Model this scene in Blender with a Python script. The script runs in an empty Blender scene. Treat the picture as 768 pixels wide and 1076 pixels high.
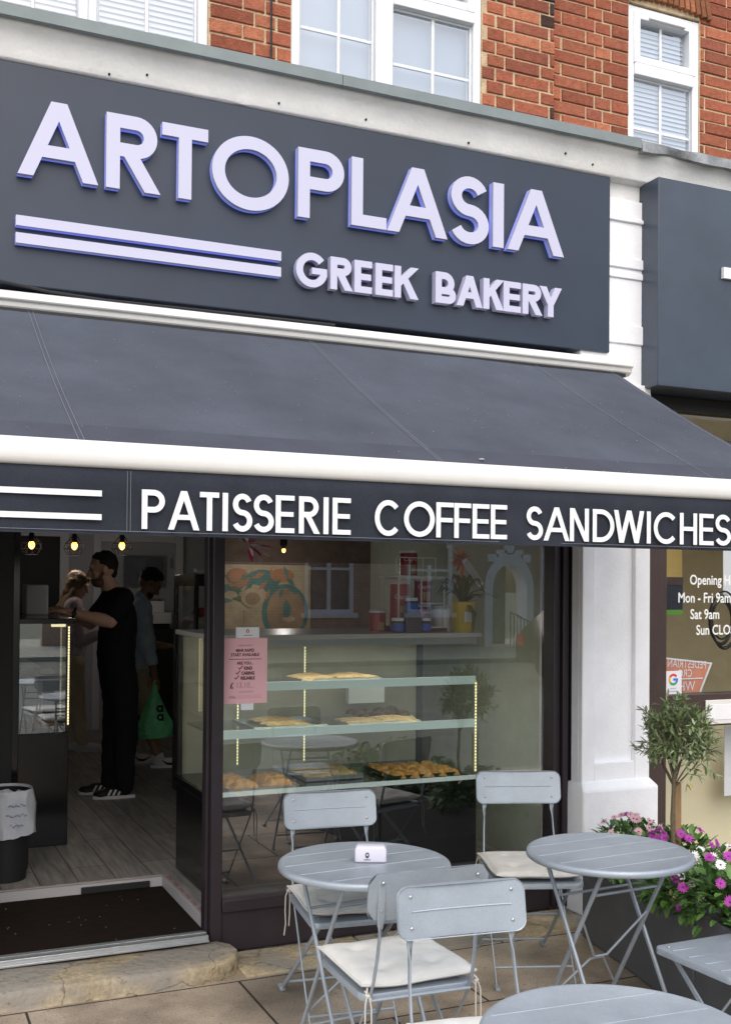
import bpy, math, random
from mathutils import Vector, Matrix, noise
from mathutils.geometry import delaunay_2d_cdt
random.seed(7)
C = bpy.context.scene.collection
sc = bpy.context.scene
PI = math.pi
R = math.radians

# ------------------------------------------------------------------ materials
MATS = {}
def pmat(name, col, rough=.5, metal=0., var=0., vscale=8., bump=0., bscale=60., emit=None, estr=0., attr=False, speck=0., sscale=350., spec=.5, coat=0., trans=0., stretch=None, rand=0.):
    m = bpy.data.materials.new(name); m.use_nodes = True
    nt = m.node_tree; N = nt.nodes; L = nt.links
    b = N['Principled BSDF']
    b.inputs['Base Color'].default_value = (*col, 1)
    b.inputs['Roughness'].default_value = rough
    b.inputs['Metallic'].default_value = metal
    b.inputs['Specular IOR Level'].default_value = spec
    b.inputs['Coat Weight'].default_value = coat
    b.inputs['Transmission Weight'].default_value = trans
    src = None
    if attr:
        a = N.new('ShaderNodeAttribute'); a.attribute_name = 'Col'; src = a.outputs['Color']
    tc = N.new('ShaderNodeTexCoord'); vec = tc.outputs['Object']
    if stretch:
        mp = N.new('ShaderNodeMapping'); mp.inputs['Scale'].default_value = stretch
        L.new(vec, mp.inputs['Vector']); vec = mp.outputs['Vector']
    if var > 0 or rand > 0:
        hs = N.new('ShaderNodeHueSaturation')
        if src: L.new(src, hs.inputs['Color'])
        else: hs.inputs['Color'].default_value = (*col, 1)
        val = None
        if var > 0:
            n = N.new('ShaderNodeTexNoise'); n.inputs['Scale'].default_value = vscale; n.inputs['Detail'].default_value = 6
            n.inputs['Roughness'].default_value = .65
            L.new(vec, n.inputs['Vector'])
            mr = N.new('ShaderNodeMapRange'); mr.inputs['From Min'].default_value = .3; mr.inputs['From Max'].default_value = .7
            mr.inputs['To Min'].default_value = 1 - var; mr.inputs['To Max'].default_value = 1 + var
            L.new(n.outputs['Fac'], mr.inputs['Value']); val = mr.outputs['Result']
        if rand > 0:
            oi = N.new('ShaderNodeObjectInfo')
            m2 = N.new('ShaderNodeMapRange'); m2.inputs['To Min'].default_value = 1 - rand; m2.inputs['To Max'].default_value = 1 + rand
            L.new(oi.outputs['Random'], m2.inputs['Value'])
            if val:
                mm = N.new('ShaderNodeMath'); mm.operation = 'MULTIPLY'
                L.new(val, mm.inputs[0]); L.new(m2.outputs['Result'], mm.inputs[1]); val = mm.outputs[0]
            else: val = m2.outputs['Result']
        L.new(val, hs.inputs['Value'])
        src = hs.outputs['Color']
    if speck > 0:
        n3 = N.new('ShaderNodeTexNoise'); n3.inputs['Scale'].default_value = sscale; n3.inputs['Detail'].default_value = 3
        L.new(vec, n3.inputs['Vector'])
        m4 = N.new('ShaderNodeMapRange'); m4.inputs['From Min'].default_value = .32; m4.inputs['From Max'].default_value = .68
        m4.inputs['To Min'].default_value = 1-speck; m4.inputs['To Max'].default_value = 1+speck
        L.new(n3.outputs['Fac'], m4.inputs['Value'])
        h2 = N.new('ShaderNodeHueSaturation'); L.new(m4.outputs['Result'], h2.inputs['Value'])
        if src: L.new(src, h2.inputs['Color'])
        else: h2.inputs['Color'].default_value = (*col, 1)
        src = h2.outputs['Color']
    if src: L.new(src, b.inputs['Base Color'])
    if bump > 0:
        n2 = N.new('ShaderNodeTexNoise'); n2.inputs['Scale'].default_value = bscale; n2.inputs['Detail'].default_value = 5
        L.new(vec, n2.inputs['Vector'])
        bp = N.new('ShaderNodeBump'); bp.inputs['Strength'].default_value = bump; bp.inputs['Distance'].default_value = .01
        L.new(n2.outputs['Fac'], bp.inputs['Height']); L.new(bp.outputs['Normal'], b.inputs['Normal'])
    if emit:
        b.inputs['Emission Color'].default_value = (*emit, 1); b.inputs['Emission Strength'].default_value = estr
    MATS[name] = m
    return m

def glass_mat(name, ior=1.5, tint=(.95, .97, .96), extra=0.0, rough=0.0):
    m = bpy.data.materials.new(name); m.use_nodes = True
    nt = m.node_tree; N = nt.nodes; L = nt.links
    N.remove(N['Principled BSDF'])
    t = N.new('ShaderNodeBsdfTransparent'); t.inputs['Color'].default_value = (*tint, 1)
    g = N.new('ShaderNodeBsdfGlossy'); g.inputs['Roughness'].default_value = rough
    r0 = ((ior-1)/(ior+1))**2+extra
    lw = N.new('ShaderNodeLayerWeight'); lw.inputs['Blend'].default_value = .5
    pw = N.new('ShaderNodeMath'); pw.operation = 'POWER'; pw.inputs[1].default_value = 5; L.new(lw.outputs['Facing'], pw.inputs[0])
    ad = N.new('ShaderNodeMath'); ad.operation = 'MULTIPLY_ADD'; ad.use_clamp = True; ad.inputs[1].default_value = 1-r0; ad.inputs[2].default_value = r0
    L.new(pw.outputs[0], ad.inputs[0])
    mx = N.new('ShaderNodeMixShader')
    L.new(ad.outputs[0], mx.inputs[0]); L.new(t.outputs[0], mx.inputs[1]); L.new(g.outputs[0], mx.inputs[2])
    L.new(mx.outputs[0], N['Material Output'].inputs['Surface'])
    MATS[name] = m
    return m

M_metal = pmat('grey_painted_metal', (.345, .392, .44), .38, .25, var=.10, vscale=9, bump=.05, bscale=500, speck=.06, sscale=220)
M_rivet = pmat('rivet_steel', (.55, .55, .56), .3, .8)
M_cush = pmat('cream_cotton', (.70, .69, .645), .95, var=.05, vscale=12, bump=.35, bscale=700, rand=.05, spec=.1)
M_tie = pmat('cotton_tie', (.62, .58, .52), .95, spec=.1)
M_plum = pmat('plum_paint', (.026, .019, .024), .4, var=.15, vscale=10, bump=.06, bscale=90)
M_blackgloss = pmat('black_gloss', (.008, .008, .009), .14)
M_black = pmat('matt_black', (.012, .012, .013), .6)
M_render = pmat('white_masonry_paint', (.90, .905, .93), .7, var=.055, vscale=5, bump=.22, bscale=70, spec=.3)
M_render_side = pmat('stained_masonry', (.40, .37, .32), .8, var=.2, vscale=12, bump=.3, bscale=70)
def corn_mat():
    m = pmat('weathered_cornice', (.79, .78, .755), .85, var=.10, vscale=3.0, bump=.3, bscale=45, spec=.2)
    return m
M_corn = corn_mat()
M_lead = pmat('grey_ledge', (.22, .255, .255), .6, var=.1, vscale=6, bump=.12, bscale=40)
M_lead2 = pmat('old_lead', (.26, .27, .28), .6, var=.45, vscale=10, bump=.8, bscale=30)
M_upvc = pmat('white_upvc', (.82, .83, .85), .3, var=.02, vscale=3)
M_brick = pmat('brick', (.3, .1, .05), .9, attr=True, var=.22, vscale=34, bump=.7, bscale=110, spec=.2)
M_mortar = pmat('mortar', (.62, .475, .31), .95, var=.22, vscale=22, bump=.8, bscale=140, spec=.1)
M_sign = pmat('slate_sign', (.023, .033, .055), .40, var=.14, vscale=1.6, speck=.08, sscale=500, bump=.02, bscale=300)
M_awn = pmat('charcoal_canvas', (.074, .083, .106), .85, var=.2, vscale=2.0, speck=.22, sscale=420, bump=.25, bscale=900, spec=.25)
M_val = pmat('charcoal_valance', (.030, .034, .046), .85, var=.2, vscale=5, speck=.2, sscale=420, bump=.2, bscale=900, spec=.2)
M_white = pmat('white_aluminium', (.78, .765, .73), .4, var=.04, vscale=8)
M_print = pmat('white_print', (.86, .86, .88), .8, var=.03, vscale=20)
M_lface = pmat('letter_face', (.545, .54, .675), .4, emit=(.75, .72, 1.), estr=.06)
M_lside = pmat('letter_side', (.52, .51, .68), .5)
M_lglow = pmat('letter_halo', (.36, .42, .85), .5, emit=(.2, .27, 1.), estr=.36)
M_stone = pmat('worn_stone', (.42, .345, .225), .9, var=.42, vscale=6, speck=.16, sscale=70, bump=1., bscale=30, spec=.2)
def stone_mat(m):
    nt = m.node_tree; N = nt.nodes; L = nt.links; b = N['Principled BSDF']
    src = b.inputs['Base Color'].links[0].from_socket
    tc = N.new('ShaderNodeTexCoord')
    n1 = N.new('ShaderNodeTexNoise'); n1.inputs['Scale'].default_value = 2.6; n1.inputs['Detail'].default_value = 7; L.new(tc.outputs['Object'], n1.inputs[0])
    r1 = N.new('ShaderNodeMapRange'); r1.inputs[1].default_value = .46; r1.inputs[2].default_value = .60; L.new(n1.outputs[0], r1.inputs[0])
    mx = N.new('ShaderNodeMix'); mx.data_type = 'RGBA'; L.new(r1.outputs[0], mx.inputs[0]); L.new(src, mx.inputs[6]); mx.inputs[7].default_value = (.30, .275, .235, 1)
    nw = N.new('ShaderNodeTexNoise'); nw.inputs['Scale'].default_value = 7; nw.inputs['Detail'].default_value = 6; L.new(tc.outputs['Object'], nw.inputs[0])
    va = N.new('ShaderNodeVectorMath'); va.operation = 'MULTIPLY_ADD'; va.inputs[1].default_value = (.22, .22, .22); L.new(nw.outputs['Color'], va.inputs[0]); L.new(tc.outputs['Object'], va.inputs[2])
    vo_ = N.new('ShaderNodeTexVoronoi'); vo_.feature = 'DISTANCE_TO_EDGE'; vo_.inputs['Scale'].default_value = 2.1; L.new(va.outputs[0], vo_.inputs['Vector'])
    r2 = N.new('ShaderNodeMapRange'); r2.inputs[1].default_value = .0; r2.inputs[2].default_value = .012; r2.inputs[3].default_value = .45; r2.inputs[4].default_value = 1; L.new(vo_.outputs['Distance'], r2.inputs[0])
    n3 = N.new('ShaderNodeTexNoise'); n3.inputs['Scale'].default_value = 26; n3.inputs['Detail'].default_value = 5; L.new(tc.outputs['Object'], n3.inputs[0])
    r3 = N.new('ShaderNodeMapRange'); r3.inputs[1].default_value = .60; r3.inputs[2].default_value = .72; r3.inputs[3].default_value = 1; r3.inputs[4].default_value = .62; L.new(n3.outputs[0], r3.inputs[0])
    mu = N.new('ShaderNodeMath'); mu.operation = 'MULTIPLY'; L.new(r2.outputs[0], mu.inputs[0]); L.new(r3.outputs[0], mu.inputs[1])
    hs = N.new('ShaderNodeHueSaturation'); L.new(mx.outputs[2], hs.inputs['Color']); L.new(mu.outputs[0], hs.inputs['Value']); L.new(hs.outputs[0], b.inputs['Base Color'])
stone_mat(M_stone)
M_alu = pmat('brushed_aluminium', (.5, .52, .53), .38, .75, var=.15, vscale=30, stretch=(1, 12, 12), bump=.15, bscale=60)
M_mat = pmat('brown_entrance_mat', (.036, .026, .021), .95, var=.5, vscale=60, stretch=(.25, 8, 1), bump=1, bscale=200, spec=.1)
M_tape = pmat('white_tape', (.48, .46, .46), .5)
M_red = pmat('red_print', (.42, .03, .03), .5)
M_planter = pmat('charcoal_planter', (.12, .123, .134), .6, var=.1, vscale=9, bump=.12, bscale=120)
M_soil = pmat('soil', (.03, .02, .014), .95, bump=1, bscale=60)
M_leaf = pmat('green_leaf', (.105, .215, .045), .5, var=.35, vscale=30, rand=.15)
M_leaf2 = pmat('deep_green_leaf', (.06, .145, .035), .5, var=.35, vscale=30, rand=.15)
M_olive = pmat('olive_leaf', (.20, .275, .115), .55, var=.35, vscale=40)
M_olive2 = pmat('olive_leaf_pale', (.34, .40, .23), .6, var=.3, vscale=40)
M_bark = pmat('grey_bark', (.15, .115, .075), .9, var=.25, vscale=60, bump=.6, bscale=120)
M_wood = pmat('stake_wood', (.33, .20, .10), .8, var=.25, vscale=20, stretch=(8, 8, 1))
M_pur = pmat('magenta_petal', (.42, .035, .36), .55, var=.25, vscale=40)
M_pink = pmat('pink_petal', (.78, .46, .52), .55, var=.12, vscale=40)
M_whitep = pmat('white_petal', (.8, .78, .75), .55, var=.06, vscale=40)
M_hot = pmat('crimson_petal', (.55, .03, .15), .55, var=.2, vscale=40)
M_sclera = pmat('eye_white', (.30, .28, .26), .4)
M_eye = pmat('flower_centre', (.12, .05, .18), .7)
M_yel = pmat('yellow_bud', (.6, .52, .22), .6)
M_brown = pmat('brown_frame_paint', (.062, .040, .036), .42, var=.12, vscale=9, bump=.06, bscale=80)
M_cream = pmat('cream_wall', (.70, .60, .41), .85, var=.05)
M_wallgrey = pmat('pale_grey_wall', (.50, .52, .55), .85, var=.04)
M_wallbrown = pmat('brown_wall', (.16, .105, .08), .8, var=.25, vscale=12)
M_ceil = pmat('ceiling_paint', (.28, .28, .29), .9)
M_steel = pmat('steel', (.55, .56, .57), .28, .9)
M_shelf = pmat('rail_edge_glow', (.62, .72, .68), .25, emit=(.75, .9, .85), estr=.22)  # pale glass edge; its glow stands in for light on the rails
M_led = pmat('led_strip', (.9, .85, .6), .5, emit=(1., .86, .48), estr=1.7)
M_casefill = pmat('case_fill_glow', (.9, .88, .75), .5, emit=(1., .92, .74), estr=16.)  # strong fill glow for the unseen strips inside the pastry case
M_ledback = pmat('led_backing', (.55, .5, .32), .5, emit=(1., .88, .55), estr=.18)
M_bulb = pmat('amber_bulb', (.9, .6, .2), .3, emit=(1., .48, .10), estr=6.)
M_pastry = pmat('golden_pastry', (.50, .24, .06), .55, var=.5, vscale=22, bump=.5, bscale=60)
M_bread = pmat('pale_bread', (.58, .40, .20), .7, var=.35, vscale=22, bump=.4, bscale=60)
M_dark = pmat('dark_cake', (.10, .05, .03), .6, var=.4, vscale=30, bump=.5, bscale=60)
M_yellow = pmat('yellow_pot', (.68, .50, .06), .45, var=.05)
M_oran = pmat('orange_bract', (.75, .20, .04), .5, var=.2, vscale=30)
M_brom = pmat('strap_leaf', (.10, .13, .03), .5, var=.3, vscale=20)
M_tinred = pmat('red_tin', (.42, .03, .03), .35, var=.15, vscale=20)
M_blue = pmat('blue_label', (.06, .12, .5), .45)
M_pinkpaper = pmat('pink_paper', (.86, .50, .54), .8, var=.03, vscale=5)
M_ink = pmat('brown_ink', (.09, .03, .03), .8)
M_ink2 = pmat('pencil_ink', (.42, .22, .24), .8)
M_paper = pmat('white_paper', (.78, .79, .83), .7)
M_skin = pmat('skin', (.66, .40, .29), .55, var=.08, vscale=20)
M_skin2 = pmat('skin_tan', (.32, .18, .115), .55, var=.08, vscale=20)
M_hair = pmat('black_hair', (.010, .008, .007), .6, bump=.6, bscale=200)
M_blond = pmat('blond_hair', (.30, .205, .11), .55, var=.3, vscale=30, stretch=(8, 8, 1), bump=.5, bscale=100)
M_teeblack = pmat('black_cotton', (.011, .012, .016), .85, bump=.3, bscale=300, spec=.2)
M_trouser = pmat('black_trouser', (.013, .013, .015), .85, bump=.3, bscale=300, spec=.2)
M_shirt = pmat('pale_blue_cotton', (.56, .68, .82), .85, var=.1, vscale=14, bump=.3, bscale=300, spec=.2)
M_khaki = pmat('khaki_cotton', (.60, .51, .37), .85, var=.1, vscale=14, bump=.3, bscale=300, spec=.2)
M_jumper = pmat('pale_pink_knit', (.72, .60, .62), .9, var=.08, vscale=14, bump=.5, bscale=300, spec=.2)
M_shoe = pmat('black_shoe', (.012, .012, .013), .5)
M_shoew = pmat('white_shoe', (.72, .72, .72), .5)
M_gbag = pmat('green_film', (.20, .78, .34), .35, var=.15, vscale=20, bump=.6, bscale=22)
M_liner = pmat('white_bin_liner', (.62, .64, .70), .35, var=.1, vscale=15, bump=.9, bscale=16)
M_teal = pmat('teal_paint', (.05, .19, .17), .6, var=.3, vscale=9)
M_clay = pmat('terracotta_paint', (.45, .19, .07), .6, var=.25, vscale=9)
M_beige = pmat('beige_paint', (.52, .40, .24), .6, var=.25, vscale=9)
M_tabwood = pmat('board_paint', (.36, .23, .12), .6, var=.25, vscale=9)
M_orposter = pmat('orange_placard', (.66, .25, .16), .6, var=.05)
M_slat = pmat('blind_slat', (.66, .70, .76), .6)
M_net = pmat('net_curtain', (.38, .44, .52), .9, var=.08, vscale=3)
M_letw = pmat('etched_white', (.88, .90, .88), .8)
M_gr = pmat('g_red', (.72, .05, .04), .5); M_gy = pmat('g_yellow', (.85, .45, .02), .5); M_gg = pmat('g_green', (.04, .38, .09), .5); M_gb = pmat('g_blue', (.06, .2, .75), .5)
M_glass = glass_mat('shop_glass', 1.7, (.95, .97, .96), .20)
M_glassin = glass_mat('case_glass', 1.35, (.95, .98, .97), .0)
M_glassside = glass_mat('side_case_glass', 1.15, (.97, .98, .97), .01)
M_glassnext = glass_mat('next_shop_glass', 1.5, (.96, .98, .97), .05)
M_glassup = glass_mat('window_glass', 1.7, (.9, .94, .98), .24)
M_jar = pmat('jar_glass', (.10, .09, .10), .15)
M_brickfar = None

def slab_mat():
    m = pmat('paving', (.2, .15, .11), .9)
    nt = m.node_tree; N = nt.nodes; L = nt.links; b = N['Principled BSDF']
    tc = N.new('ShaderNodeTexCoord')
    mp = N.new('ShaderNodeMapping'); mp.inputs['Location'].default_value = (.32, .33, 0); L.new(tc.outputs['Object'], mp.inputs[0])
    br = N.new('ShaderNodeTexBrick'); L.new(mp.outputs[0], br.inputs['Vector'])
    br.inputs['Scale'].default_value = 1; br.inputs['Brick Width'].default_value = .86; br.inputs['Row Height'].default_value = .60
    br.inputs['Mortar Size'].default_value = .006; br.inputs['Mortar Smooth'].default_value = .3
    br.inputs['Color1'].default_value = (.44, .36, .275, 1); br.inputs['Color2'].default_value = (.385, .32, .25, 1); br.inputs['Mortar'].default_value = (.05, .036, .026, 1)
    n1 = N.new('ShaderNodeTexNoise'); n1.inputs['Scale'].default_value = 2.2; n1.inputs['Detail'].default_value = 8; L.new(tc.outputs['Object'], n1.inputs[0])
    n2 = N.new('ShaderNodeTexNoise'); n2.inputs['Scale'].default_value = 120; n2.inputs['Detail'].default_value = 4; L.new(tc.outputs['Object'], n2.inputs[0])
    r1 = N.new('ShaderNodeMapRange'); r1.inputs[1].default_value = .3; r1.inputs[2].default_value = .7; r1.inputs[3].default_value = .5; r1.inputs[4].default_value = 1.5; L.new(n1.outputs[0], r1.inputs[0])
    r2 = N.new('ShaderNodeMapRange'); r2.inputs[1].default_value = .3; r2.inputs[2].default_value = .7; r2.inputs[3].default_value = .78; r2.inputs[4].default_value = 1.22; L.new(n2.outputs[0], r2.inputs[0])
    mu = N.new('ShaderNodeMath'); mu.operation = 'MULTIPLY'; L.new(r1.outputs[0], mu.inputs[0]); L.new(r2.outputs[0], mu.inputs[1])
    n5 = N.new('ShaderNodeTexNoise'); n5.inputs['Scale'].default_value = .9; n5.inputs['Detail'].default_value = 9; n5.inputs['Roughness'].default_value = .6; L.new(tc.outputs['Object'], n5.inputs[0])
    r5 = N.new('ShaderNodeMapRange'); r5.inputs[1].default_value = .47; r5.inputs[2].default_value = .58; r5.inputs[3].default_value = 1; r5.inputs[4].default_value = .66; L.new(n5.outputs[0], r5.inputs[0])
    n6 = N.new('ShaderNodeTexNoise'); n6.inputs['Scale'].default_value = 38; n6.inputs['Detail'].default_value = 3; L.new(tc.outputs['Object'], n6.inputs[0])
    r6 = N.new('ShaderNodeMapRange'); r6.inputs[1].default_value = .62; r6.inputs[2].default_value = .72; r6.inputs[3].default_value = 1; r6.inputs[4].default_value = .6; L.new(n6.outputs[0], r6.inputs[0])
    m5 = N.new('ShaderNodeMath'); m5.operation = 'MULTIPLY'; L.new(r5.outputs[0], m5.inputs[0]); L.new(r6.outputs[0], m5.inputs[1])
    m6 = N.new('ShaderNodeMath'); m6.operation = 'MULTIPLY'; L.new(mu.outputs[0], m6.inputs[0]); L.new(m5.outputs[0], m6.inputs[1])
    hs = N.new('ShaderNodeHueSaturation'); L.new(br.outputs['Color'], hs.inputs['Color']); L.new(m6.outputs[0], hs.inputs['Value'])
    L.new(hs.outputs[0], b.inputs['Base Color'])
    ad = N.new('ShaderNodeMath'); ad.operation = 'MULTIPLY_ADD'; ad.inputs[1].default_value = -1.2; L.new(br.outputs['Fac'], ad.inputs[0]); L.new(n2.outputs[0], ad.inputs[2])
    bp = N.new('ShaderNodeBump'); bp.inputs['Strength'].default_value = .6; bp.inputs['Distance'].default_value = .006; L.new(ad.outputs[0], bp.inputs['Height']); L.new(bp.outputs[0], b.inputs['Normal'])
    return m
M_pave = slab_mat()

def plank_mat():
    m = pmat('laminate', (.2, .18, .16), .45)
    nt = m.node_tree; N = nt.nodes; L = nt.links; b = N['Principled BSDF']
    tc = N.new('ShaderNodeTexCoord')
    mp = N.new('ShaderNodeMapping'); mp.inputs['Rotation'].default_value = (0, 0, PI/2); L.new(tc.outputs['Object'], mp.inputs[0])
    br = N.new('ShaderNodeTexBrick'); L.new(mp.outputs[0], br.inputs['Vector'])
    br.inputs['Scale'].default_value = 1; br.inputs['Brick Width'].default_value = 1.25; br.inputs['Row Height'].default_value = .19
    br.inputs['Mortar Size'].default_value = .003; br.inputs['Bias'].default_value = 0
    br.inputs['Color1'].default_value = (.40, .375, .345, 1); br.inputs['Color2'].default_value = (.29, .27, .25, 1); br.inputs['Mortar'].default_value = (.05, .045, .04, 1)
    mp2 = N.new('ShaderNodeMapping'); mp2.inputs['Scale'].default_value = (14, 1.2, 1); L.new(tc.outputs['Object'], mp2.inputs[0])
    n1 = N.new('ShaderNodeTexNoise'); n1.inputs['Scale'].default_value = 3; n1.inputs['Detail'].default_value = 8; L.new(mp2.outputs[0], n1.inputs[0])
    r1 = N.new('ShaderNodeMapRange'); r1.inputs[1].default_value = .3; r1.inputs[2].default_value = .7; r1.inputs[3].default_value = .65; r1.inputs[4].default_value = 1.3; L.new(n1.outputs[0], r1.inputs[0])
    hs = N.new('ShaderNodeHueSaturation'); L.new(br.outputs['Color'], hs.inputs['Color']); L.new(r1.outputs[0], hs.inputs['Value'])
    L.new(hs.outputs[0], b.inputs['Base Color'])
    return m
M_plank = plank_mat()

def far_brick_mat():
    m = pmat('far_brick', (.3, .2, .14), .9)
    nt = m.node_tree; N = nt.nodes; L = nt.links; b = N['Principled BSDF']
    tc = N.new('ShaderNodeTexCoord')
    mp = N.new('ShaderNodeMapping'); mp.inputs['Rotation'].default_value = (PI/2, 0, 0); L.new(tc.outputs['Object'], mp.inputs[0])
    br = N.new('ShaderNodeTexBrick'); L.new(mp.outputs[0], br.inputs['Vector'])
    br.inputs['Scale'].default_value = 1; br.inputs['Brick Width'].default_value = .225; br.inputs['Row Height'].default_value = .075; br.inputs['Mortar Size'].default_value = .008
    br.inputs['Color1'].default_value = (.46, .29, .20, 1); br.inputs['Color2'].default_value = (.38, .24, .17, 1); br.inputs['Mortar'].default_value = (.5, .42, .32, 1)
    L.new(br.outputs['Color'], b.inputs['Base Color'])
    return m
M_brickfar = far_brick_mat()

# ------------------------------------------------------------------ mesh builder
class MB:
    def __init__(s): s.v = []; s.f = []; s.m = []; s.c = []
    def add(s, vs, fs, mi=0, col=None):
        o = len(s.v); s.v += [tuple(v) for v in vs]
        for f in fs: s.f.append([i + o for i in f]); s.m.append(mi); s.c.append(col)
        return s
    def box(s, x0, x1, y0, y1, z0, z1, mi=0, col=None):
        return s.add([(x0,y0,z0),(x1,y0,z0),(x1,y1,z0),(x0,y1,z0),(x0,y0,z1),(x1,y0,z1),(x1,y1,z1),(x0,y1,z1)],
                     [(0,3,2,1),(4,5,6,7),(0,1,5,4),(1,2,6,5),(2,3,7,6),(3,0,4,7)], mi, col)
    def obox(s, c, sz, rot, mi=0):
        m = Matrix.Translation(c) @ rot.to_4x4()
        vs = [m @ Vector((sx*sz[0]/2, sy*sz[1]/2, sz_*sz[2]/2)) for sz_ in (-1,1) for sx, sy in ((-1,-1),(1,-1),(1,1),(-1,1))]
        return s.add(vs, [(0,3,2,1),(4,5,6,7),(0,1,5,4),(1,2,6,5),(2,3,7,6),(3,0,4,7)], mi)
    def tube(s, path, r, n=8, mi=0, closed=False):
        P = [Vector(p) for p in path]; k = len(P)
        rs = r if isinstance(r, (list, tuple)) else [r]*k
        t0 = (P[1]-P[0]).normalized(); up = Vector((0,0,1)) if abs(t0.z) < .9 else Vector((1,0,0))
        a = t0.cross(up).normalized(); vs = []
        for i in range(k):
            if closed: t = (P[(i+1)%k]-P[i-1]).normalized()
            else: t = (P[min(i+1,k-1)]-P[max(i-1,0)]).normalized()
            a = (a - t*a.dot(t)).normalized(); b = t.cross(a)
            for j in range(n):
                th = 2*PI*j/n; vs.append(P[i] + (a*math.cos(th) + b*math.sin(th))*rs[i])
        fs = []
        for i in range(k if closed else k-1):
            for j in range(n):
                i2 = (i+1) % k
                fs.append((i*n+j, i*n+(j+1)%n, i2*n+(j+1)%n, i2*n+j))
        if not closed: fs += [tuple(range(n-1,-1,-1)), tuple((k-1)*n+j for j in range(n))]
        return s.add(vs, fs, mi)
    def bar(s, path, A, B, mi=0):
        vs = []
        for p, a, b in zip(path, A, B):
            p = Vector(p); a = Vector(a); b = Vector(b)
            vs += [p-a-b, p+a-b, p+a+b, p-a+b]
        fs = []; k = len(path)
        for i in range(k-1):
            for j in range(4): fs.append((i*4+j, i*4+(j+1)%4, i*4+4+(j+1)%4, i*4+4+j))
        fs += [(3,2,1,0), tuple(4*(k-1)+j for j in range(4))]
        return s.add(vs, fs, mi)
    def lathe(s, prof, c=(0,0,0), n=24, mi=0, sx=1, sy=1):
        vs = []
        for r, z in prof:
            for j in range(n): th = 2*PI*j/n; vs.append((c[0]+r*math.cos(th)*sx, c[1]+r*math.sin(th)*sy, c[2]+z))
        fs = []
        for i in range(len(prof)-1):
            for j in range(n): fs.append((i*n+j, i*n+(j+1)%n, i*n+n+(j+1)%n, i*n+n+j))
        if prof[0][0] > 1e-4: fs.append(tuple(range(n-1,-1,-1)))
        if prof[-1][0] > 1e-4: fs.append(tuple((len(prof)-1)*n+j for j in range(n)))
        return s.add(vs, fs, mi)
    def ell(s, c, r, rot=None, n=16, m=10, mi=0):
        c = Vector(c); vs = []
        for i in range(m+1):
            ph = PI*i/m
            for j in range(n):
                th = 2*PI*j/n
                p = Vector((r[0]*math.sin(ph)*math.cos(th), r[1]*math.sin(ph)*math.sin(th), r[2]*math.cos(ph)))
                if rot: p = rot @ p
                vs.append(c+p)
        fs = [(i*n+j, i*n+n+j, i*n+n+(j+1)%n, i*n+(j+1)%n) for i in range(m) for j in range(n)]
        return s.add(vs, fs, mi)
    def cone(s, p0, r0, p1, r1, mi=0, n=12):
        p0 = Vector(p0); p1 = Vector(p1); d = p1-p0
        path = [p0]; s.tube([p0, p0+d*.34, p0+d*.67, p1], [r0, r0+(r1-r0)*.34, r0+(r1-r0)*.67, r1], n, mi)
        s.ell(p0, (r0,)*3, None, 12, 8, mi); s.ell(p1, (r1,)*3, None, 12, 8, mi); return s
    def quad(s, a, b, c, d, mi=0): return s.add([a,b,c,d], [(0,1,2,3)], mi)
    def mesh(s, name, mats, smooth=True, angle=38):
        me = bpy.data.meshes.new(name); me.from_pydata(s.v, [], s.f)
        for m in mats: me.materials.append(m)
        for p, mi in zip(me.polygons, s.m): p.material_index = mi
        if any(c is not None for c in s.c):
            ca = me.color_attributes.new('Col', 'FLOAT_COLOR', 'CORNER')
            for p, c in zip(me.polygons, s.c):
                for li in p.loop_indices: ca.data[li].color = (*(c or (1,1,1)), 1)
        me.validate(); me.update()
        if smooth: me.shade_smooth(); me.set_sharp_from_angle(angle=R(angle))
        return me
    def build(s, name, mats, parent=None, smooth=True, bevel=0, angle=38, segs=2):
        if not isinstance(mats, (list, tuple)): mats = [mats]
        return link(name, s.mesh(name, mats, smooth, angle), parent, bevel, segs)

def link(name, me, parent=None, bevel=0, segs=2):
    o = bpy.data.objects.new(name, me); C.objects.link(o)
    if parent:
        o.parent = parent
        if parent.type == 'EMPTY': o.matrix_parent_inverse = Matrix.Translation(parent.location).inverted()
    if bevel:
        b = o.modifiers.new('bevel', 'BEVEL'); b.width = bevel; b.segments = segs; b.limit_method = 'ANGLE'; b.angle_limit = R(40)
        b.harden_normals = False
    return o

def tag(o, label=None, cat=None, group=None, kind=None):
    if label: o['label'] = label
    if cat: o['category'] = cat
    if group: o['group'] = group
    if kind: o['kind'] = kind
    return o
def thing(name, label, cat, loc=(0,0,0), group=None):
    o = bpy.data.objects.new(name, None); C.objects.link(o); o.location = loc; o.empty_display_size = .1
    return tag(o, label, cat, group)
def copy_tree(o, parent=None):
    c = o.copy(); C.objects.link(c)
    if parent: c.parent = parent
    for ch in list(o.children): copy_tree(ch, c)
    return c
def put(root, loc, rz, label=None):
    root.location = loc; root.rotation_euler = (0, 0, R(rz))
    if label: root['label'] = label
    return root
def struct(mb, name, mats, **k): return tag(mb.build(name, mats, None, **k), kind='structure')

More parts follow.
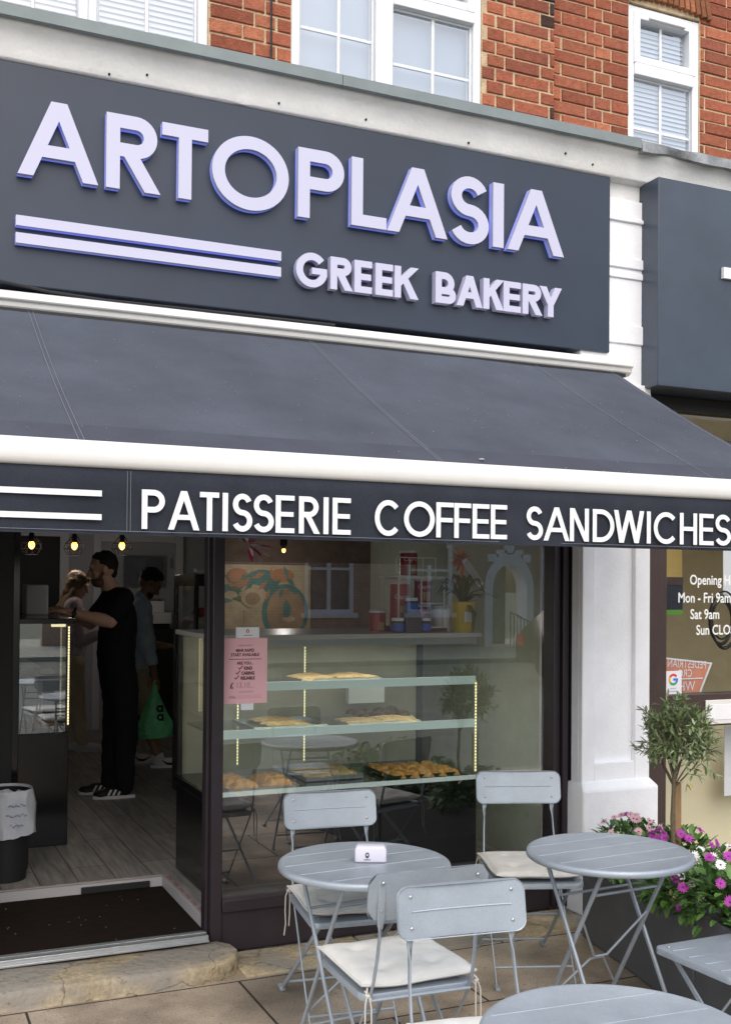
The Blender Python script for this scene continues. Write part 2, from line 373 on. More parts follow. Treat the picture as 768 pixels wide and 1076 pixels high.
def blob(mb, voxel=.008, smooth=4, fold=0., fscale=9.):
    me = mb.mesh('tmp', [], False); o = bpy.data.objects.new('tmp', me); C.objects.link(o)
    r = o.modifiers.new('r', 'REMESH'); r.mode = 'VOXEL'; r.voxel_size = voxel
    sm = o.modifiers.new('s', 'SMOOTH'); sm.iterations = smooth; sm.factor = .5
    dg = bpy.context.evaluated_depsgraph_get(); dg.update()
    out = bpy.data.meshes.new_from_object(o.evaluated_get(dg))
    bpy.data.objects.remove(o); bpy.data.meshes.remove(me)
    if fold:
        ns = [v.normal.copy() for v in out.vertices]
        for v, n in zip(out.vertices, ns):
            p = v.co*fscale
            v.co += n*fold*(noise.noise(Vector((p.x, p.y, p.z*.55)))+.5*noise.noise(p*2.3))
    out.shade_smooth(); return out
def blob_obj(name, mb, mat, parent, voxel=.008, smooth=4, fold=0., fscale=9.):
    me = blob(mb, voxel, smooth, fold, fscale); me.materials.append(mat); me.name = name
    return link(name, me, parent)

# ------------------------------------------------------------------ lettering
def strk(path, s, closed=False):
    P = [Vector(p) for p in path]; k = len(P); Lp = []; Rp = []
    for i in range(k):
        d0 = (P[i]-P[i-1]).normalized() if i > 0 or closed else None
        d1 = (P[(i+1)%k]-P[i]).normalized() if i < k-1 or closed else None
        if d0 is None: d0 = d1
        if d1 is None: d1 = d0
        n0 = Vector((-d0.y, d0.x)); n1 = Vector((-d1.y, d1.x)); n = (n0+n1).normalized()
        w = s/2/max(.3, n.dot(n0)); Lp.append(P[i]+n*w); Rp.append(P[i]-n*w)
    return [[Rp[i], Rp[(i+1)%k], Lp[(i+1)%k], Lp[i]] for i in range(k if closed else k-1)]
def arc(cx, cy, rx, ry, a0, a1, n=18): return [(cx+rx*math.cos(R(a0+(a1-a0)*i/n)), cy+ry*math.sin(R(a0+(a1-a0)*i/n))) for i in range(n+1)]
def rc(x0, y0, x1, y1): return [(x0,y0),(x1,y0),(x1,y1),(x0,y1)]
def glyph(ch, w, h, s):
    S = s/2
    if ch == 'I': return [rc(0,0,w,h)]
    if ch == 'T': return [rc(0,h-s*.95,w,h), rc(w/2-S,0,w/2+S,h-S*.5)]
    if ch == 'L': return [rc(0,0,s,h), rc(S,0,w,s*.95)]
    if ch == 'E': return [rc(0,0,s,h), rc(S,0,w,s*.9), rc(S,h-s*.9,w,h), rc(S,h/2-s*.43,w*.95,h/2+s*.43)]
    if ch == 'F': return [rc(0,0,s,h), rc(S,h-s*.9,w,h), rc(S,h*.5-s*.43,w*.94,h*.5+s*.43)]
    if ch == 'H': return [rc(0,0,s,h), rc(w-s,0,w,h), rc(S,h/2-s*.45,w-S,h/2+s*.45)]
    if ch == 'A':
        a = s*.56; t = s*1.08; y0, y1 = h*.26, h*.26+s*.9
        f = lambda y: (t/2)+(w/2-t/2)*(y/h)
        return [[(0,0),(t,0),(w/2+a,h),(w/2-a,h)], [(w-t,0),(w,0),(w/2+a,h),(w/2-a,h)], [(f(y0),y0),(w-f(y0),y0),(w-f(y1),y1),(f(y1),y1)]]
    if ch == 'O': return strk(arc(w/2,h/2,w/2-S,h/2-S,0,360,48)[:-1], s, True)
    if ch == 'C': return strk(arc(w*.5+.02*w,h/2,w/2-S,h/2-S,42,318,36), s)
    if ch == 'G': return strk(arc(w/2,h/2,w/2-S,h/2-S,40,350,36), s) + [rc(w*.5,h*.5-s*.5,w-S*.2,h*.5+s*.35)]
    if ch == 'S':
        rx = w/2-S; ry = (h-s)/4
        p = arc(w/2,h-S-ry,rx*.94,ry,22,270,18) + arc(w/2,S+ry,rx,ry,90,-158,18)[1:]
        return strk(p, s)
    if ch in 'PR':
        bh = h*(.58 if ch == 'P' else .56); r = (bh-s)/2; cx = w-S-r
        if ch == 'R': cx = w*.93-S-r
        g = [rc(0,0,s,h)] + strk([(S,h-S),(max(cx,S+.001),h-S)]+arc(max(cx,S+.001),h-S-r,r,r,90,-90,16)[1:]+[(S,h-bh+S)], s)
        if ch == 'R':
            x0 = w*.40; g.append([(x0-s*.62,h-bh+S),(w-s*1.18,0),(w,0),(x0+s*.58,h-bh+S)])
        return g
    if ch == 'B':
        b1 = h*.52; r1 = (h-b1+s-s)/2; r2 = (b1-s)/2+.0; yt = h-S; ym = b1-S
        ra = (yt-ym)/2; rb = (ym-S)/2; c1 = w*.92-S-ra; c2 = w-S-rb
        return [rc(0,0,s,h)] + strk([(S,yt),(c1,yt)]+arc(c1,ym+ra,ra,ra,90,-90,14)[1:]+[(S,ym)], s) + strk([(S,ym),(c2,ym)]+arc(c2,S+rb,rb,rb,90,-90,14)[1:]+[(S,S)], s)
    if ch == 'D':
        r = h/2-S; rx = min(r, w-s-S); cx = w-S-rx
        return [rc(0,0,s,h)] + strk([(S,h-S),(cx,h-S)]+arc(cx,h/2,rx,r,90,-90,24)[1:]+[(S,S)], s)
    if ch == 'K':
        return [rc(0,0,s,h), [(s*.9,h*.36),(s*.9,h*.36+s*1.35),(w-s*1.25,h),(w,h)][::-1], [(w*.36-s*.1,h*.52),(w-s*1.3,0),(w,0),(w*.36+s*.75,h*.64)]]
    if ch == 'N': return [rc(0,0,s,h), rc(w-s,0,w,h), [(0,h),(w-s*1.15,0),(w,0),(s*1.15,h)]]
    if ch == 'W':
        a = s*.58; q = w/4
        return [[(0,h),(q-a,0),(q+a,0),(s*1.1,h)], [(q-a,0),(q+a,0),(w/2+a,h),(w/2-a,h)], [(w/2-a,h),(3*q-a,0),(3*q+a,0),(w/2+a,h)], [(3*q-a,0),(3*q+a,0),(w,h),(w-s*1.1,h)]]
    if ch == 'Y':
        ym = h*.42
        return [rc(w/2-S,0,w/2+S,ym), [(w/2-S*1.05,ym-s*.1),(w/2+S*1.05,ym-s*.1),(s*1.2,h),(0,h)], [(w/2-S*1.05,ym-s*.1),(w/2+S*1.05,ym-s*.1),(w,h),(w-s*1.2,h)]]
    return []
def union2d(polys):
    vs = []; fs = []
    for p in polys:
        p = [Vector((q[0], q[1])) for q in p]
        ar = sum(p[i].x*p[(i+1)%len(p)].y-p[(i+1)%len(p)].x*p[i].y for i in range(len(p)))
        if abs(ar) < 1e-10: continue
        if ar < 0: p = p[::-1]
        fs.append(list(range(len(vs), len(vs)+len(p)))); vs += p
    ov, oe, of, a, b, c = delaunay_2d_cdt(vs, [], fs, 0, 1e-5)
    tris = []
    for f, src in zip(of, c):
        if src:
            p = [ov[i] for i in f]; ar = sum(p[i].x*p[(i+1)%3].y-p[(i+1)%3].x*p[i].y for i in range(3))
            tris.append(tuple(f) if ar > 0 else tuple(f)[::-1])
    return ov, tris
def extrude2d(mb, polys, layers, x0=0, z0=0, flat=False):
    """layers: list of (y_front, y_back, inset_face_mat, side_mat)"""
    ov, tris = union2d(polys)
    for yf, yb, mf, ms in layers:
        n = len(ov)
        vs = [(x0+p.x, yf, z0+p.y) for p in ov] + [(x0+p.x, yb, z0+p.y) for p in ov]
        mb.add(vs, list(tris), mf)
        o = len(mb.v)-2*n
        if flat: continue
        cnt = {}
        for t in tris:
            for i in range(3):
                e = (t[i], t[(i+1)%3]); cnt[e] = 1
        for (a, b) in list(cnt):
            if (b, a) not in cnt: mb.f.append([o+a, o+a+n, o+b+n, o+b]); mb.m.append(ms); mb.c.append(None)
        for t in tris: mb.f.append([o+n+i for i in t[::-1]]); mb.m.append(ms); mb.c.append(None)
def ftext(body, size, x, z, y, mat, parent, name='lettering', align='LEFT', sx=1., mirror=False, rot=0, bold=0.):
    cu = bpy.data.curves.new('t', 'FONT'); cu.body = body; cu.size = size; cu.align_x = align; cu.resolution_u = 3; cu.offset = bold
    o = bpy.data.objects.new('t', cu); C.objects.link(o)
    dg = bpy.context.evaluated_depsgraph_get(); dg.update()
    me = bpy.data.meshes.new_from_object(o.evaluated_get(dg)); bpy.data.objects.remove(o)
    cr, sr = math.cos(rot), math.sin(rot)
    for v in me.vertices:
        px, pz = v.co.x*sx*(-1 if mirror else 1), v.co.y
        v.co = (x+px*cr-pz*sr, y, z+px*sr+pz*cr)
    if mirror: me.flip_normals()
    me.materials.clear(); me.materials.append(mat); me.name = name
    return link(name, me, parent)

# ------------------------------------------------------------------ camera, world, light
cam = bpy.data.cameras.new('camera'); co = bpy.data.objects.new('camera', cam); C.objects.link(co)
Rm = ((0.91352011,-0.40671544,0.0079728),(0.01300089,0.00960086,-0.99986939),(0.40658577,0.91350445,0.01405824))
m3 = Matrix(((Rm[0][0],-Rm[1][0],-Rm[2][0]),(Rm[0][1],-Rm[1][1],-Rm[2][1]),(Rm[0][2],-Rm[1][2],-Rm[2][2])))
co.matrix_world = Matrix.Translation((0,-4.75,1.665)) @ m3.to_4x4()
cam.sensor_fit = 'HORIZONTAL'; cam.sensor_width = 36; cam.lens = 1145.73/768*36; cam.shift_y = (600.45-538)/768
cam.clip_start = .05; cam.clip_end = 600
sc.camera = co

w = bpy.data.worlds.new('World'); sc.world = w; w.use_nodes = True
N = w.node_tree.nodes; L = w.node_tree.links
sky = N.new('ShaderNodeTexSky'); sky.sky_type = 'NISHITA'; sky.sun_disc = False
SUN_EL, SUN_AZ = 47, 196     # azimuth measured from +Y clockwise
sky.sun_elevation = R(SUN_EL); sky.sun_rotation = R(SUN_AZ); sky.air_density = 1.0; sky.dust_density = 4.0; sky.ozone_density = 1.0
hsv = N.new('ShaderNodeHueSaturation'); hsv.inputs['Saturation'].default_value = 1.05
L.new(sky.outputs[0], hsv.inputs['Color']); L.new(hsv.outputs[0], N['Background'].inputs[0]); N['Background'].inputs[1].default_value = .15
sl = bpy.data.lights.new('sun', 'SUN'); sl.energy = 2.9; sl.angle = R(120); sl.color = (.93, .965, 1.0)
so = bpy.data.objects.new('sun', sl); C.objects.link(so)
sd = Vector((math.sin(R(SUN_AZ))*math.cos(R(SUN_EL)), math.cos(R(SUN_AZ))*math.cos(R(SUN_EL)), math.sin(R(SUN_EL))))
so.rotation_euler = (-sd).to_track_quat('-Z', 'Y').to_euler()

sc.view_settings.view_transform = 'Standard'; sc.view_settings.look = 'None'; sc.view_settings.exposure = 0
sc.render.engine = 'CYCLES'
cy = sc.cycles; cy.use_denoising = True; cy.max_bounces = 7; cy.diffuse_bounces = 4; cy.glossy_bounces = 4; cy.transparent_max_bounces = 24; cy.transmission_bounces = 6
cy.caustics_reflective = False; cy.caustics_refractive = False; cy.sample_clamp_indirect = 4
try: cy.denoiser = 'OPENIMAGEDENOISE'
except Exception: pass

# ------------------------------------------------------------------ setting
struct(MB().box(-60, 80, -3.75, .0, -.35, 0), 'pavement', M_pave)
M_road = pmat('asphalt', (.16, .17, .15), .9, var=.2, vscale=3, bump=.6, bscale=200)
struct(MB().box(-60, 80, -17.5, -3.87, -.4, -.12), 'road', M_road)
M_kerb = pmat('kerb_stone', (.3, .29, .27), .85, var=.15, bump=.4)
struct(MB().box(-60, 80, -3.868, -3.752, -.3, .004), 'kerb', M_kerb, bevel=.012)
struct(MB().box(-60, 80, -26, -17.5, -.4, -.01), 'far_pavement', pmat('far_paving', (.34, .34, .29), .9, var=.15))
# ground sheet to the horizon
struct(MB().quad((-400,-400,-.45),(400,-400,-.45),(400,400,-.45),(-400,400,-.45)), 'ground', pmat('far_ground', (.12, .13, .09), .95))
# paler flagstones along the shop front
g = MB(); x = 1.44
for wd in (.62, .58, .60):
    g.box(x, min(x+wd, 3.29), -.31, -.002, -.02, .012); x += wd+.008
struct(g, 'flagstone_strip', M_stone, bevel=.006)
# interior shell
struct(MB().box(-.25, 3.32, .93, 7.0, -.1, .14), 'shop_floor', M_plank)
struct(MB().box(1.385, 3.32, .06, .93, -.1, .14), 'shop_floor', M_plank)
iw = struct(MB().box(-.25, 3.4, 6.9, 7.0, .14, 2.75), 'back_wall', M_wallgrey)
struct(MB().box(-.35, -.25, .1, 7.0, .0, 2.75), 'left_wall', M_wallgrey)
struct(MB().box(3.32, 3.42, .12, 7.0, .0, 2.75), 'right_wall', pmat('reflection_tint_wall', (.46,.50,.40), .8, var=.1))  # grey-green tint imitates the street reflection in the window
struct(MB().box(-.35, 3.42, .12, 7.0, 2.75, 2.85), 'shop_ceiling', M_ceil)

# ------------------------------------------------------------------ brick building
bld = thing('brick_building', 'red brick building with white window frames above the white cornice', 'building', (2.5, .3, 0))
WIN = [(.30, 1.34, 3.85, 5.35), (1.745, 2.778, 3.85, 5.35), (3.737, 4.235, 3.85, 4.915)]
mb = MB(); ch = .0690; row = 0; z = 3.86
pal = [(.36,.115,.065),(.40,.135,.075),(.33,.105,.062),(.42,.155,.085),(.35,.12,.07),(.29,.095,.06)]
while z < 5.4:
    xx = -3.2 - (.165 if row % 2 else 0); hdr = row % 2
    while xx < 7.9:
        bw = .098 if hdr else .206
        x0, x1 = xx, xx+bw; xx += bw+.0105; hdr = not hdr
        for a, b_, c_, d_ in WIN:
            if z+ch*.5 > c_ and z+ch*.4 < d_ + (.16 if a > 3 else 0):
                if x0 >= a-.004 and x1 <= b_+.004: x1 = x0
                elif x0 < a < x1: x1 = a-.004
                elif x0 < b_ < x1: x0 = b_+.004
        if x1-x0 < .02: continue
        pieces = [(x0, x1)]
        if x0 < 3.217 < x1: pieces = [(x0, 3.217), (3.222, x1)]
        for x0, x1 in pieces:
            if x1-x0 < .02: continue
            mid = (x0+x1)/2; yf = .075 if mid < 3.217 else .125
            yf += random.uniform(-.003, .003); j = lambda: random.uniform(-.0022, .0022)
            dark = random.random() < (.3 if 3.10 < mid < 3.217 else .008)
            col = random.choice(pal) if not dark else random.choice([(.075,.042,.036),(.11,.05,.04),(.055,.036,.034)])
            kf = random.uniform(.8, 1.18); col = tuple(q*kf for q in col)
            z0 = z+.0038+j()*.6; z1 = z+ch-.0038+j()*.6; X0 = x0+j(); X1 = x1+j(); i = .004
            vs = [(X0,yf+.007,z0),(X1,yf+.007,z0+j()),(X1,yf+.007,z1),(X0,yf+.007,z1+j()), (X0+i,yf,z0+i),(X1-i,yf+j()*.6,z0+i),(X1-i,yf,z1-i),(X0+i,yf+j()*.6,z1-i),
                  (X0,yf+.05,z0),(X1,yf+.05,z0),(X1,yf+.05,z1),(X0,yf+.05,z1)]
            mb.add(vs, [(4,5,6,7),(0,1,5,4),(1,2,6,5),(2,3,7,6),(3,0,4,7),(1,0,8,9),(2,1,9,10),(3,2,10,11),(0,3,11,8)], 0, col)
    z += ch; row += 1
mb.build('brickwork', M_brick, bld, smooth=False)
mb = MB()
def wallpiece(x0, x1, z0, z1, y): mb.box(x0, x1, y, .32, z0, z1)
for (a, b_, y) in ((-3.2, .30, .083), (1.34, 1.745, .083), (2.778, 3.217, .083), (3.217, 3.737, .133), (4.235, 7.9, .133)): wallpiece(a, b_, 3.7, 5.4, y)
wallpiece(3.737, 4.235, 4.915, 5.4, .131); mb.box(-3.2, 7.9, .089, .32, 5.4, 8.5); mb.box(-3.2, 7.9, .139, .3, 2.86, 3.7)
mb.build('mortar_wall', M_mortar, bld, smooth=False)
# brick arch over right window
mb = MB()
for k in range(16):
    t = (k-7.5)/7.5; xm = 3.986+t*.285; zc = 4.955+.03*(1-t*t)
    rot = Matrix.Rotation(-t*.22, 3, 'Y')
    kf = random.uniform(.7, 1.1)
    n0 = len(mb.f); mb.obox((xm, .128, zc+.04), (.031, .05, .155), rot)
    for i in range(n0, len(mb.f)): mb.c[i] = (.34*kf, .14*kf, .07*kf)
mb.build('brick_arch', M_brick, bld, smooth=False, bevel=.003)

def window(x0, x1, z0, z1, y, casements, blinds, label):
    wroot = bpy.data.objects.new('window', None); C.objects.link(wroot); wroot.parent = bld
    wroot.matrix_parent_inverse = Matrix.Translation(bld.location).inverted(); wroot['label'] = label
    f = MB(); t = .045
    f.box(x0, x0+t, y, y+.07, z0, z1); f.box(x1-t, x1, y, y+.07, z0, z1); f.box(x0+t, x1-t, y+.001, y+.07, z1-t, z1)
    pn = MB()
    for (a, b_, c_, d_, vb, hb, sash) in casements:
        s_ = .042 if sash else .012; yy = y-.012 if sash else y+.02
        f.box(a, a+s_, yy, y+.06, c_, d_); f.box(b_-s_, b_, yy, y+.06, c_, d_); f.box(a+s_, b_-s_, yy+.001, y+.06, d_-s_, d_); f.box(a+s_, b_-s_, yy+.001, y+.06, c_, c_+s_)
        for v_ in vb: f.box(v_-.009, v_+.009, y+.024, y+.034, c_+s_, d_-s_)
        for h_ in hb: f.box(a+s_, b_-s_, y+.0255, y+.0355, h_-.009, h_+.009)
        pn.quad((a+s_, y+.03, c_+s_), (b_-s_, y+.03, c_+s_), (b_-s_, y+.03, d_-s_), (a+s_, y+.03, d_-s_))
    return wroot, f, pn
def sub(mb_, name, mats, wroot, **k):
    o = mb_.build(name, mats, None, **k); o.parent = wroot; return o
def blind(x0, x1, z0, z1, y, pitch=.026):
    b_ = MB(); z = z0
    while z < z1:
        b_.add([(x0,y,z),(x1,y,z),(x1,y+.010,z+.0262),(x0,y+.010,z+.0262)], [(0,1,2,3)]); z += pitch
    return b_
# window above the left of the sign
wr, f, pn = window(.30, 1.34, 3.85, 5.35, .09, [(.345,.80,3.88,5.30,[.57],[4.36],True), (.84,1.295,3.88,5.30,[1.065],[4.44],False)], True, 'white casement window with blinds, nearest the door side')
f.box(.80, .84, .088, .15, 3.86, 5.30)
sub(f, 'frame', M_upvc, wr, bevel=.004); sub(pn, 'pane', M_glassup, wr); sub(blind(.36, 1.29, 3.86, 5.3, .135), 'blind', M_slat, wr); sub(MB().box(.31,1.33,.30,.31,3.86,5.34), 'backing', M_net, wr)
# middle window
wr, f, pn = window(1.745, 2.778, 3.85, 5.35, .09, [(1.79,2.185,3.88,5.30,[2.0],[4.345,4.78],False), (2.28,2.735,3.88,4.545,[2.515],[4.265],False), (2.28,2.735,4.60,5.30,[2.515],[4.95],True)], False, 'wide white casement window with clear panes above the sign')
f.box(2.185, 2.28, .086, .15, 3.86, 5.30); f.box(2.28, 2.735, .079, .15, 4.545, 4.60)
sub(f, 'frame', M_upvc, wr, bevel=.004); sub(pn, 'pane', M_glassup, wr); sub(MB().box(1.76,2.77,.17,.18,3.86,4.60), 'curtain', M_net, wr)
sub(MB().box(1.76,2.77,.30,.31,4.60,5.34), 'backing', M_black, wr)
# right window
wr, f, pn = window(3.737, 4.235, 3.85, 4.905, .14, [(3.775,4.20,4.585,4.875,[3.985],[],True), (3.775,4.20,3.88,4.52,[3.985],[4.235],False)], True, 'narrow white two-light window with blinds under the brick arch')
f.box(3.782, 4.19, .128, .2, 4.52, 4.585); f.box(3.87, 4.12, .112, .13, 4.838, 4.858)
sub(f, 'frame', M_upvc, wr, bevel=.004); sub(pn, 'pane', M_glassup, wr); sub(blind(3.78, 4.19, 3.86, 4.88, .185), 'blind', M_slat, wr); sub(MB().box(3.75,4.22,.30,.31,3.86,4.9), 'backing', M_net, wr)
# cornice cove (swept profile along X) and ledges
mb = MB(); prof = [(.10,3.70),(-.045,3.70),(-.05,3.806),(-.097,3.818),(-.101,3.826),(-.105,3.848),(-.111,3.878),(-.119,3.906),(-.130,3.932),(-.15,3.950),(-.15,3.963),(.07,3.985)]
xs = [-3.2+i*.05 for i in range(223)]; vs = []
for x in xs:
    for y, z in prof:
        d = (.004*noise.noise(Vector((x*3, y*9, z*9)))+.003*noise.noise(Vector((x*13, y*20, z*20))))*(.25 if z < 3.83 else 1)
        vs.append((x, y+d, z+d*.7))
k = len(prof); fs = [(i*k+j, i*k+k+j, i*k+k+j+1, i*k+j+1) for i in range(len(xs)-1) for j in range(k-1)]
mb.add(vs, fs); mb.build('cornice', M_corn, bld, angle=50)
mb = MB()
for px, py in ((.86,.0),(1.02,.3),(1.62,.2),(2.05,.25),(3.33,.25),(2.6,.1),(3.16,.55)):
    y = -.103-py*.016; zz = 3.832+py*.09
    mb = MB(); mb.ell((px, y, zz), (.0055,.010,.0055), None, 8, 6); mb.build('drill_hole', M_black, bld)
def ledge(x0, x1, rough, mat):
    pr = [(.068,4.052),(-.165,4.012),(-.180,4.007),(-.181,3.957),(-.17,3.954),(.068,3.990)]; n = int((x1-x0)/.04); vs = []
    for i in range(n+1):
        x = x0+(x1-x0)*i/n
        for y, z in pr:
            d = rough*noise.noise(Vector((x*6, y*8, z*30+3)))
            vs.append((x, y+d, z+d - (.0 if not rough > .01 else .012)))
    k = len(pr); fs = [(i*k+j, i*k+k+j, i*k+k+(j+1)%k, i*k+(j+1)%k) for i in range(n) for j in range(k)]
    fs += [tuple(range(k))[::-1], tuple(n*k+j for j in range(k))]
    m_ = MB(); m_.add(vs, fs); return m_.build('ledge', mat, bld, angle=45)
ledge(-3.2, 1.9, .002, M_lead); ledge(1.903, 3.585, .002, M_lead)
lo = ledge(3.59, 7.9, .022, M_lead2); lo['label'] = 'rough old lead ledge'
# white pilaster with recessed panels and plinth
def pilaster(x0, x1):
    m_ = MB(); w_ = x1-x0
    m_.box(x0, x1, -.07, .30, .66, 3.72)                         # core
    a, b_ = x0+.078, x1-.096
    m_.box(x0, a, -.10, -.069, .66, 2.74); m_.box(b_, x1, -.10, -.069, .66, 2.74)
    m_.box(a, b_, -.0995, -.069, .66, .765); m_.box(a, b_, -.0995, -.069, 2.62, 2.74)
    for z_, h_, p_ in ((2.955,.10,.012),(3.30,.035,.010),(3.355,.055,.012),(3.60,.022,.014)): m_.box(x0+.02, x1-.035, -.070-p_, -.0695, z_, z_+h_)
    m_.box(x1-.030, x1, -.082, -.0695, 2.74, 3.70)
    o = m_.build('pilaster', M_render, bld, bevel=.007, segs=3)
    p_ = MB(); q = .022; q2 = .045
    vs = [(x0-q,-.15,0),(x1+q,-.15,0),(x1+q,.2,0),(x0-q,.2,0),(x0-q,-.15,.635),(x1+q,-.15,.635),(x1+q,.2,.635),(x0-q,.2,.635),(x0+.003,-.106,.675),(x1-.003,-.106,.675),(x1-.003,.2,.675),(x0+.003,.2,.675)]
    p_.add(vs, [(0,1,5,4),(1,2,6,5),(2,3,7,6),(3,0,4,7),(4,5,9,8),(5,6,10,9),(6,7,11,10),(7,4,8,11),(8,9,10,11),(0,3,2,1)])
    p_.build('plinth', M_render, bld, bevel=.012, segs=3)
    return o
pilaster(3.288, 3.716); pilaster(-.26, .17)
MB().box(-3.2, -.29, -.04, .30, 0, 3.75).build('rendered_wall', M_render, bld, bevel=.004)

# ------------------------------------------------------------------ bakery shopfront (dark timber frame and glass)
sf = thing('shopfront', 'dark plum painted shopfront frame with the large bakery window', 'shopfront', (2.3, .05, 0))
mb = MB(); mb.box(1.368, 1.422, .0, .10, .015, 2.75); mb.box(1.352, 1.369, .035, .098, .10, 2.75); mb.build('post', M_plum, sf, bevel=.004)
MB().box(.19, .29, .0, .12, .02, 2.75).build('post', M_plum, sf, bevel=.004)
mb = MB(); mb.box(3.178, 3.205, -.004, .11, .02, 2.75); mb.box(3.205, 3.232, .012, .11, .02, 2.75); mb.box(3.232, 3.265, -.012, .11, .02, 2.75); mb.box(3.265, 3.285, .01, .11, .02, 2.75); mb.box(3.285, 3.312, -.008, .11, .02, 2.75)
mb.build('post', M_plum, sf, bevel=.005)
mb = MB(); mb.box(1.422, 3.178, -.012, .10, .195, .25); mb.add([(1.422,-.012,.25),(3.178,-.012,.25),(3.178,.02,.275),(1.422,.02,.275),(1.422,.10,.25),(3.178,.10,.25),(3.178,.10,.275),(1.422,.10,.275)], [(0,1,2,3),(3,2,6,7),(4,7,6,5)])
mb.build('bottom_rail', M_plum, sf, bevel=.003)
MB().box(1.422, 3.178, .012, .09, .012, .195).build('stall_riser', M_plum, sf, bevel=.003)
MB().box(.29, 3.178, .002, .10, 2.45, 2.56).build('top_rail', M_plum, sf, bevel=.003)
MB().box(.17, 3.288, .03, .12, 2.56, 2.88).build('header_panel', M_plum, sf)
MB().quad((1.422,.045,.27),(3.178,.045,.27),(3.178,.045,2.45),(1.422,.045,2.45)).build('pane', M_glass, sf)
# threshold and entrance mat
mb = MB(); mb.box(.29, 1.352, -.035, .045, .085, .112); mb.box(.29, 1.352, -.05, -.0352, .085, .095); mb.box(.29, 1.352, .002, .012, .112, .116)
tag(mb.build('door_threshold', M_alu, bevel=.003), 'silver aluminium threshold strip across the bakery doorway', 'threshold')
MB().box(.0, 1.384, .046, .93, -.02, .079).build('mat_well', M_black)
tag(bpy.data.objects['mat_well'], kind='structure')
tag(MB().box(.30, 1.366, .05, .905, .0795, .092).build('entrance_mat', M_mat, bevel=.004), 'dark brown ribbed entrance mat sunk inside the bakery doorway', 'mat')
tp = thing('floor_tape', 'white warning tape with red print edging the sunken mat', 'tape', (1.38, .5, .14))
mb = MB(); mb.box(1.372, 1.402, .06, .94, .1405, .1425); mb.box(1.366, 1.3845, .06, .93, .093, .1405); mb.box(.3, 1.372, .928, .948, .1405, .1425); mb.box(.3, 1.366, .9, .93, .093, .1405)
mb.build('tape_strip', M_tape, tp)
for k in range(7):
    me_ = ftext('FRAGILE', .024, 0, 0, 0, M_red, tp, 'lettering')
    for v in me_.data.vertices: v.co = (1.402-v.co.z*1.1, .08+k*.12+v.co.x, .1436)
for k in range(9):
    me_ = ftext('FRAGILE', .020, 0, 0, 0, M_red, tp, 'lettering')
    for v in me_.data.vertices: v.co = (.32+k*.11+v.co.x, .934+v.co.z, .1436)
mb = MB(); mb.box(.95, 1.30, .885, .899, .095, .128)
tag(mb.build('black_rubber_strip', M_black, bevel=.003), 'loose black rubber strip along the back of the mat', 'rubber strip')
# stone doorstep with rounded end
pts = [(-.2,-.30),(1.22,-.315),(1.34,-.295),(1.415,-.24),(1.45,-.16),(1.445,-.07),(1.40,-.01),(-.2,-.01)]
mb = MB(); n = len(pts); cx, cyy = .62, -.16
def ring(zz, ins): return [(p[0]+(cx-p[0])*ins*.12+.008*noise.noise(Vector((p[0]*5,p[1]*5,zz*9))), p[1]+(cyy-p[1])*ins+.008*noise.noise(Vector((p[0]*4+9,p[1]*5,zz*9))), zz+.006*noise.noise(Vector((p[0]*3,p[1]*9,4)))) for p in pp]
pp = []
for i in range(n):
    a, b_ = Vector(pts[i]), Vector(pts[(i+1)%n]); kk = max(1, int((b_-a).length/.05))
    for j in range(kk): pp.append(a+(b_-a)*j/kk)
rings = [ring(-.02,0), ring(.056,0), ring(.070,.025), ring(.076,.08), ring(.079,.5)]
vs = [v for r_ in rings for v in r_]; k = len(pp)
fs = [(i*k+j, i*k+(j+1)%k, i*k+k+(j+1)%k, i*k+k+j) for i in range(4) for j in range(k)]; fs.append(tuple(4*k+j for j in range(k)))
mb.add(vs, fs); tag(mb.build('doorstep', M_stone, angle=60), 'worn tan stone doorstep with a rounded end below the doorway', 'doorstep')

# ------------------------------------------------------------------ bakery sign
sg = thing('shop_sign', 'long slate fascia sign with raised lavender ARTOPLASIA GREEK BAKERY letters', 'sign', (1.8, -.07, 2.89))
MB().box(.175, 3.455, -.09, .06, 2.895, 3.814).build('sign_board', M_sign, sg, bevel=.004)
s_ = .0575; H = .318; Z0 = 3.342
for ch, x0, x1 in (('A',.490,.815),('R',.847,1.079),('T',1.084,1.287),('O',1.306,1.662),('P',1.707,1.933),('L',1.971,2.165),('A',2.154,2.474),('S',2.489,2.703),('I',2.727,2.788),('A',2.811,3.142)):
    zz, hh = (Z0, H) if ch not in 'OS' else (Z0-.006, H+.012)
    if ch == 'L': x1 = 2.15
    mb = MB(); extrude2d(mb, glyph(ch, x1-x0, hh, s_), [(-.130, -.110, 0, 1), (-.1098, -.0902, 2, 2)], x0, zz)
    mb.build('letter', [M_lface, M_lside, M_lglow], sg, angle=30)
s_ = .0335; H = .150; Z0 = 3.032
for ch, x0, x1 in (('G',1.702,1.856),('R',1.870,1.982),('E',1.990,2.083),('E',2.097,2.191),('K',2.196,2.322),('B',2.413,2.524),('A',2.529,2.672),('K',2.677,2.793),('E',2.791,2.894),('R',2.901,3.017),('Y',3.001,3.132)):
    zz, hh = (Z0, H) if ch not in 'G' else (Z0-.004, H+.008)
    if ch == 'E': x1 -= .004
    mb = MB(); extrude2d(mb, glyph(ch, x1-x0, hh, s_), [(-.128, -.0902, 0, 1)], x0, zz)
    mb.build('letter', [M_lface, M_lside], sg, angle=30)
for z0, z1 in ((3.130, 3.172), (3.058, 3.101)):
    mb = MB(); extrude2d(mb, [rc(0, 0, 1.144, z1-z0)], [(-.126, -.110, 0, 1), (-.1098, -.0902, 2, 2)], .487, z0)
    mb.build('stripe', [M_lface, M_lside, M_lglow], sg)
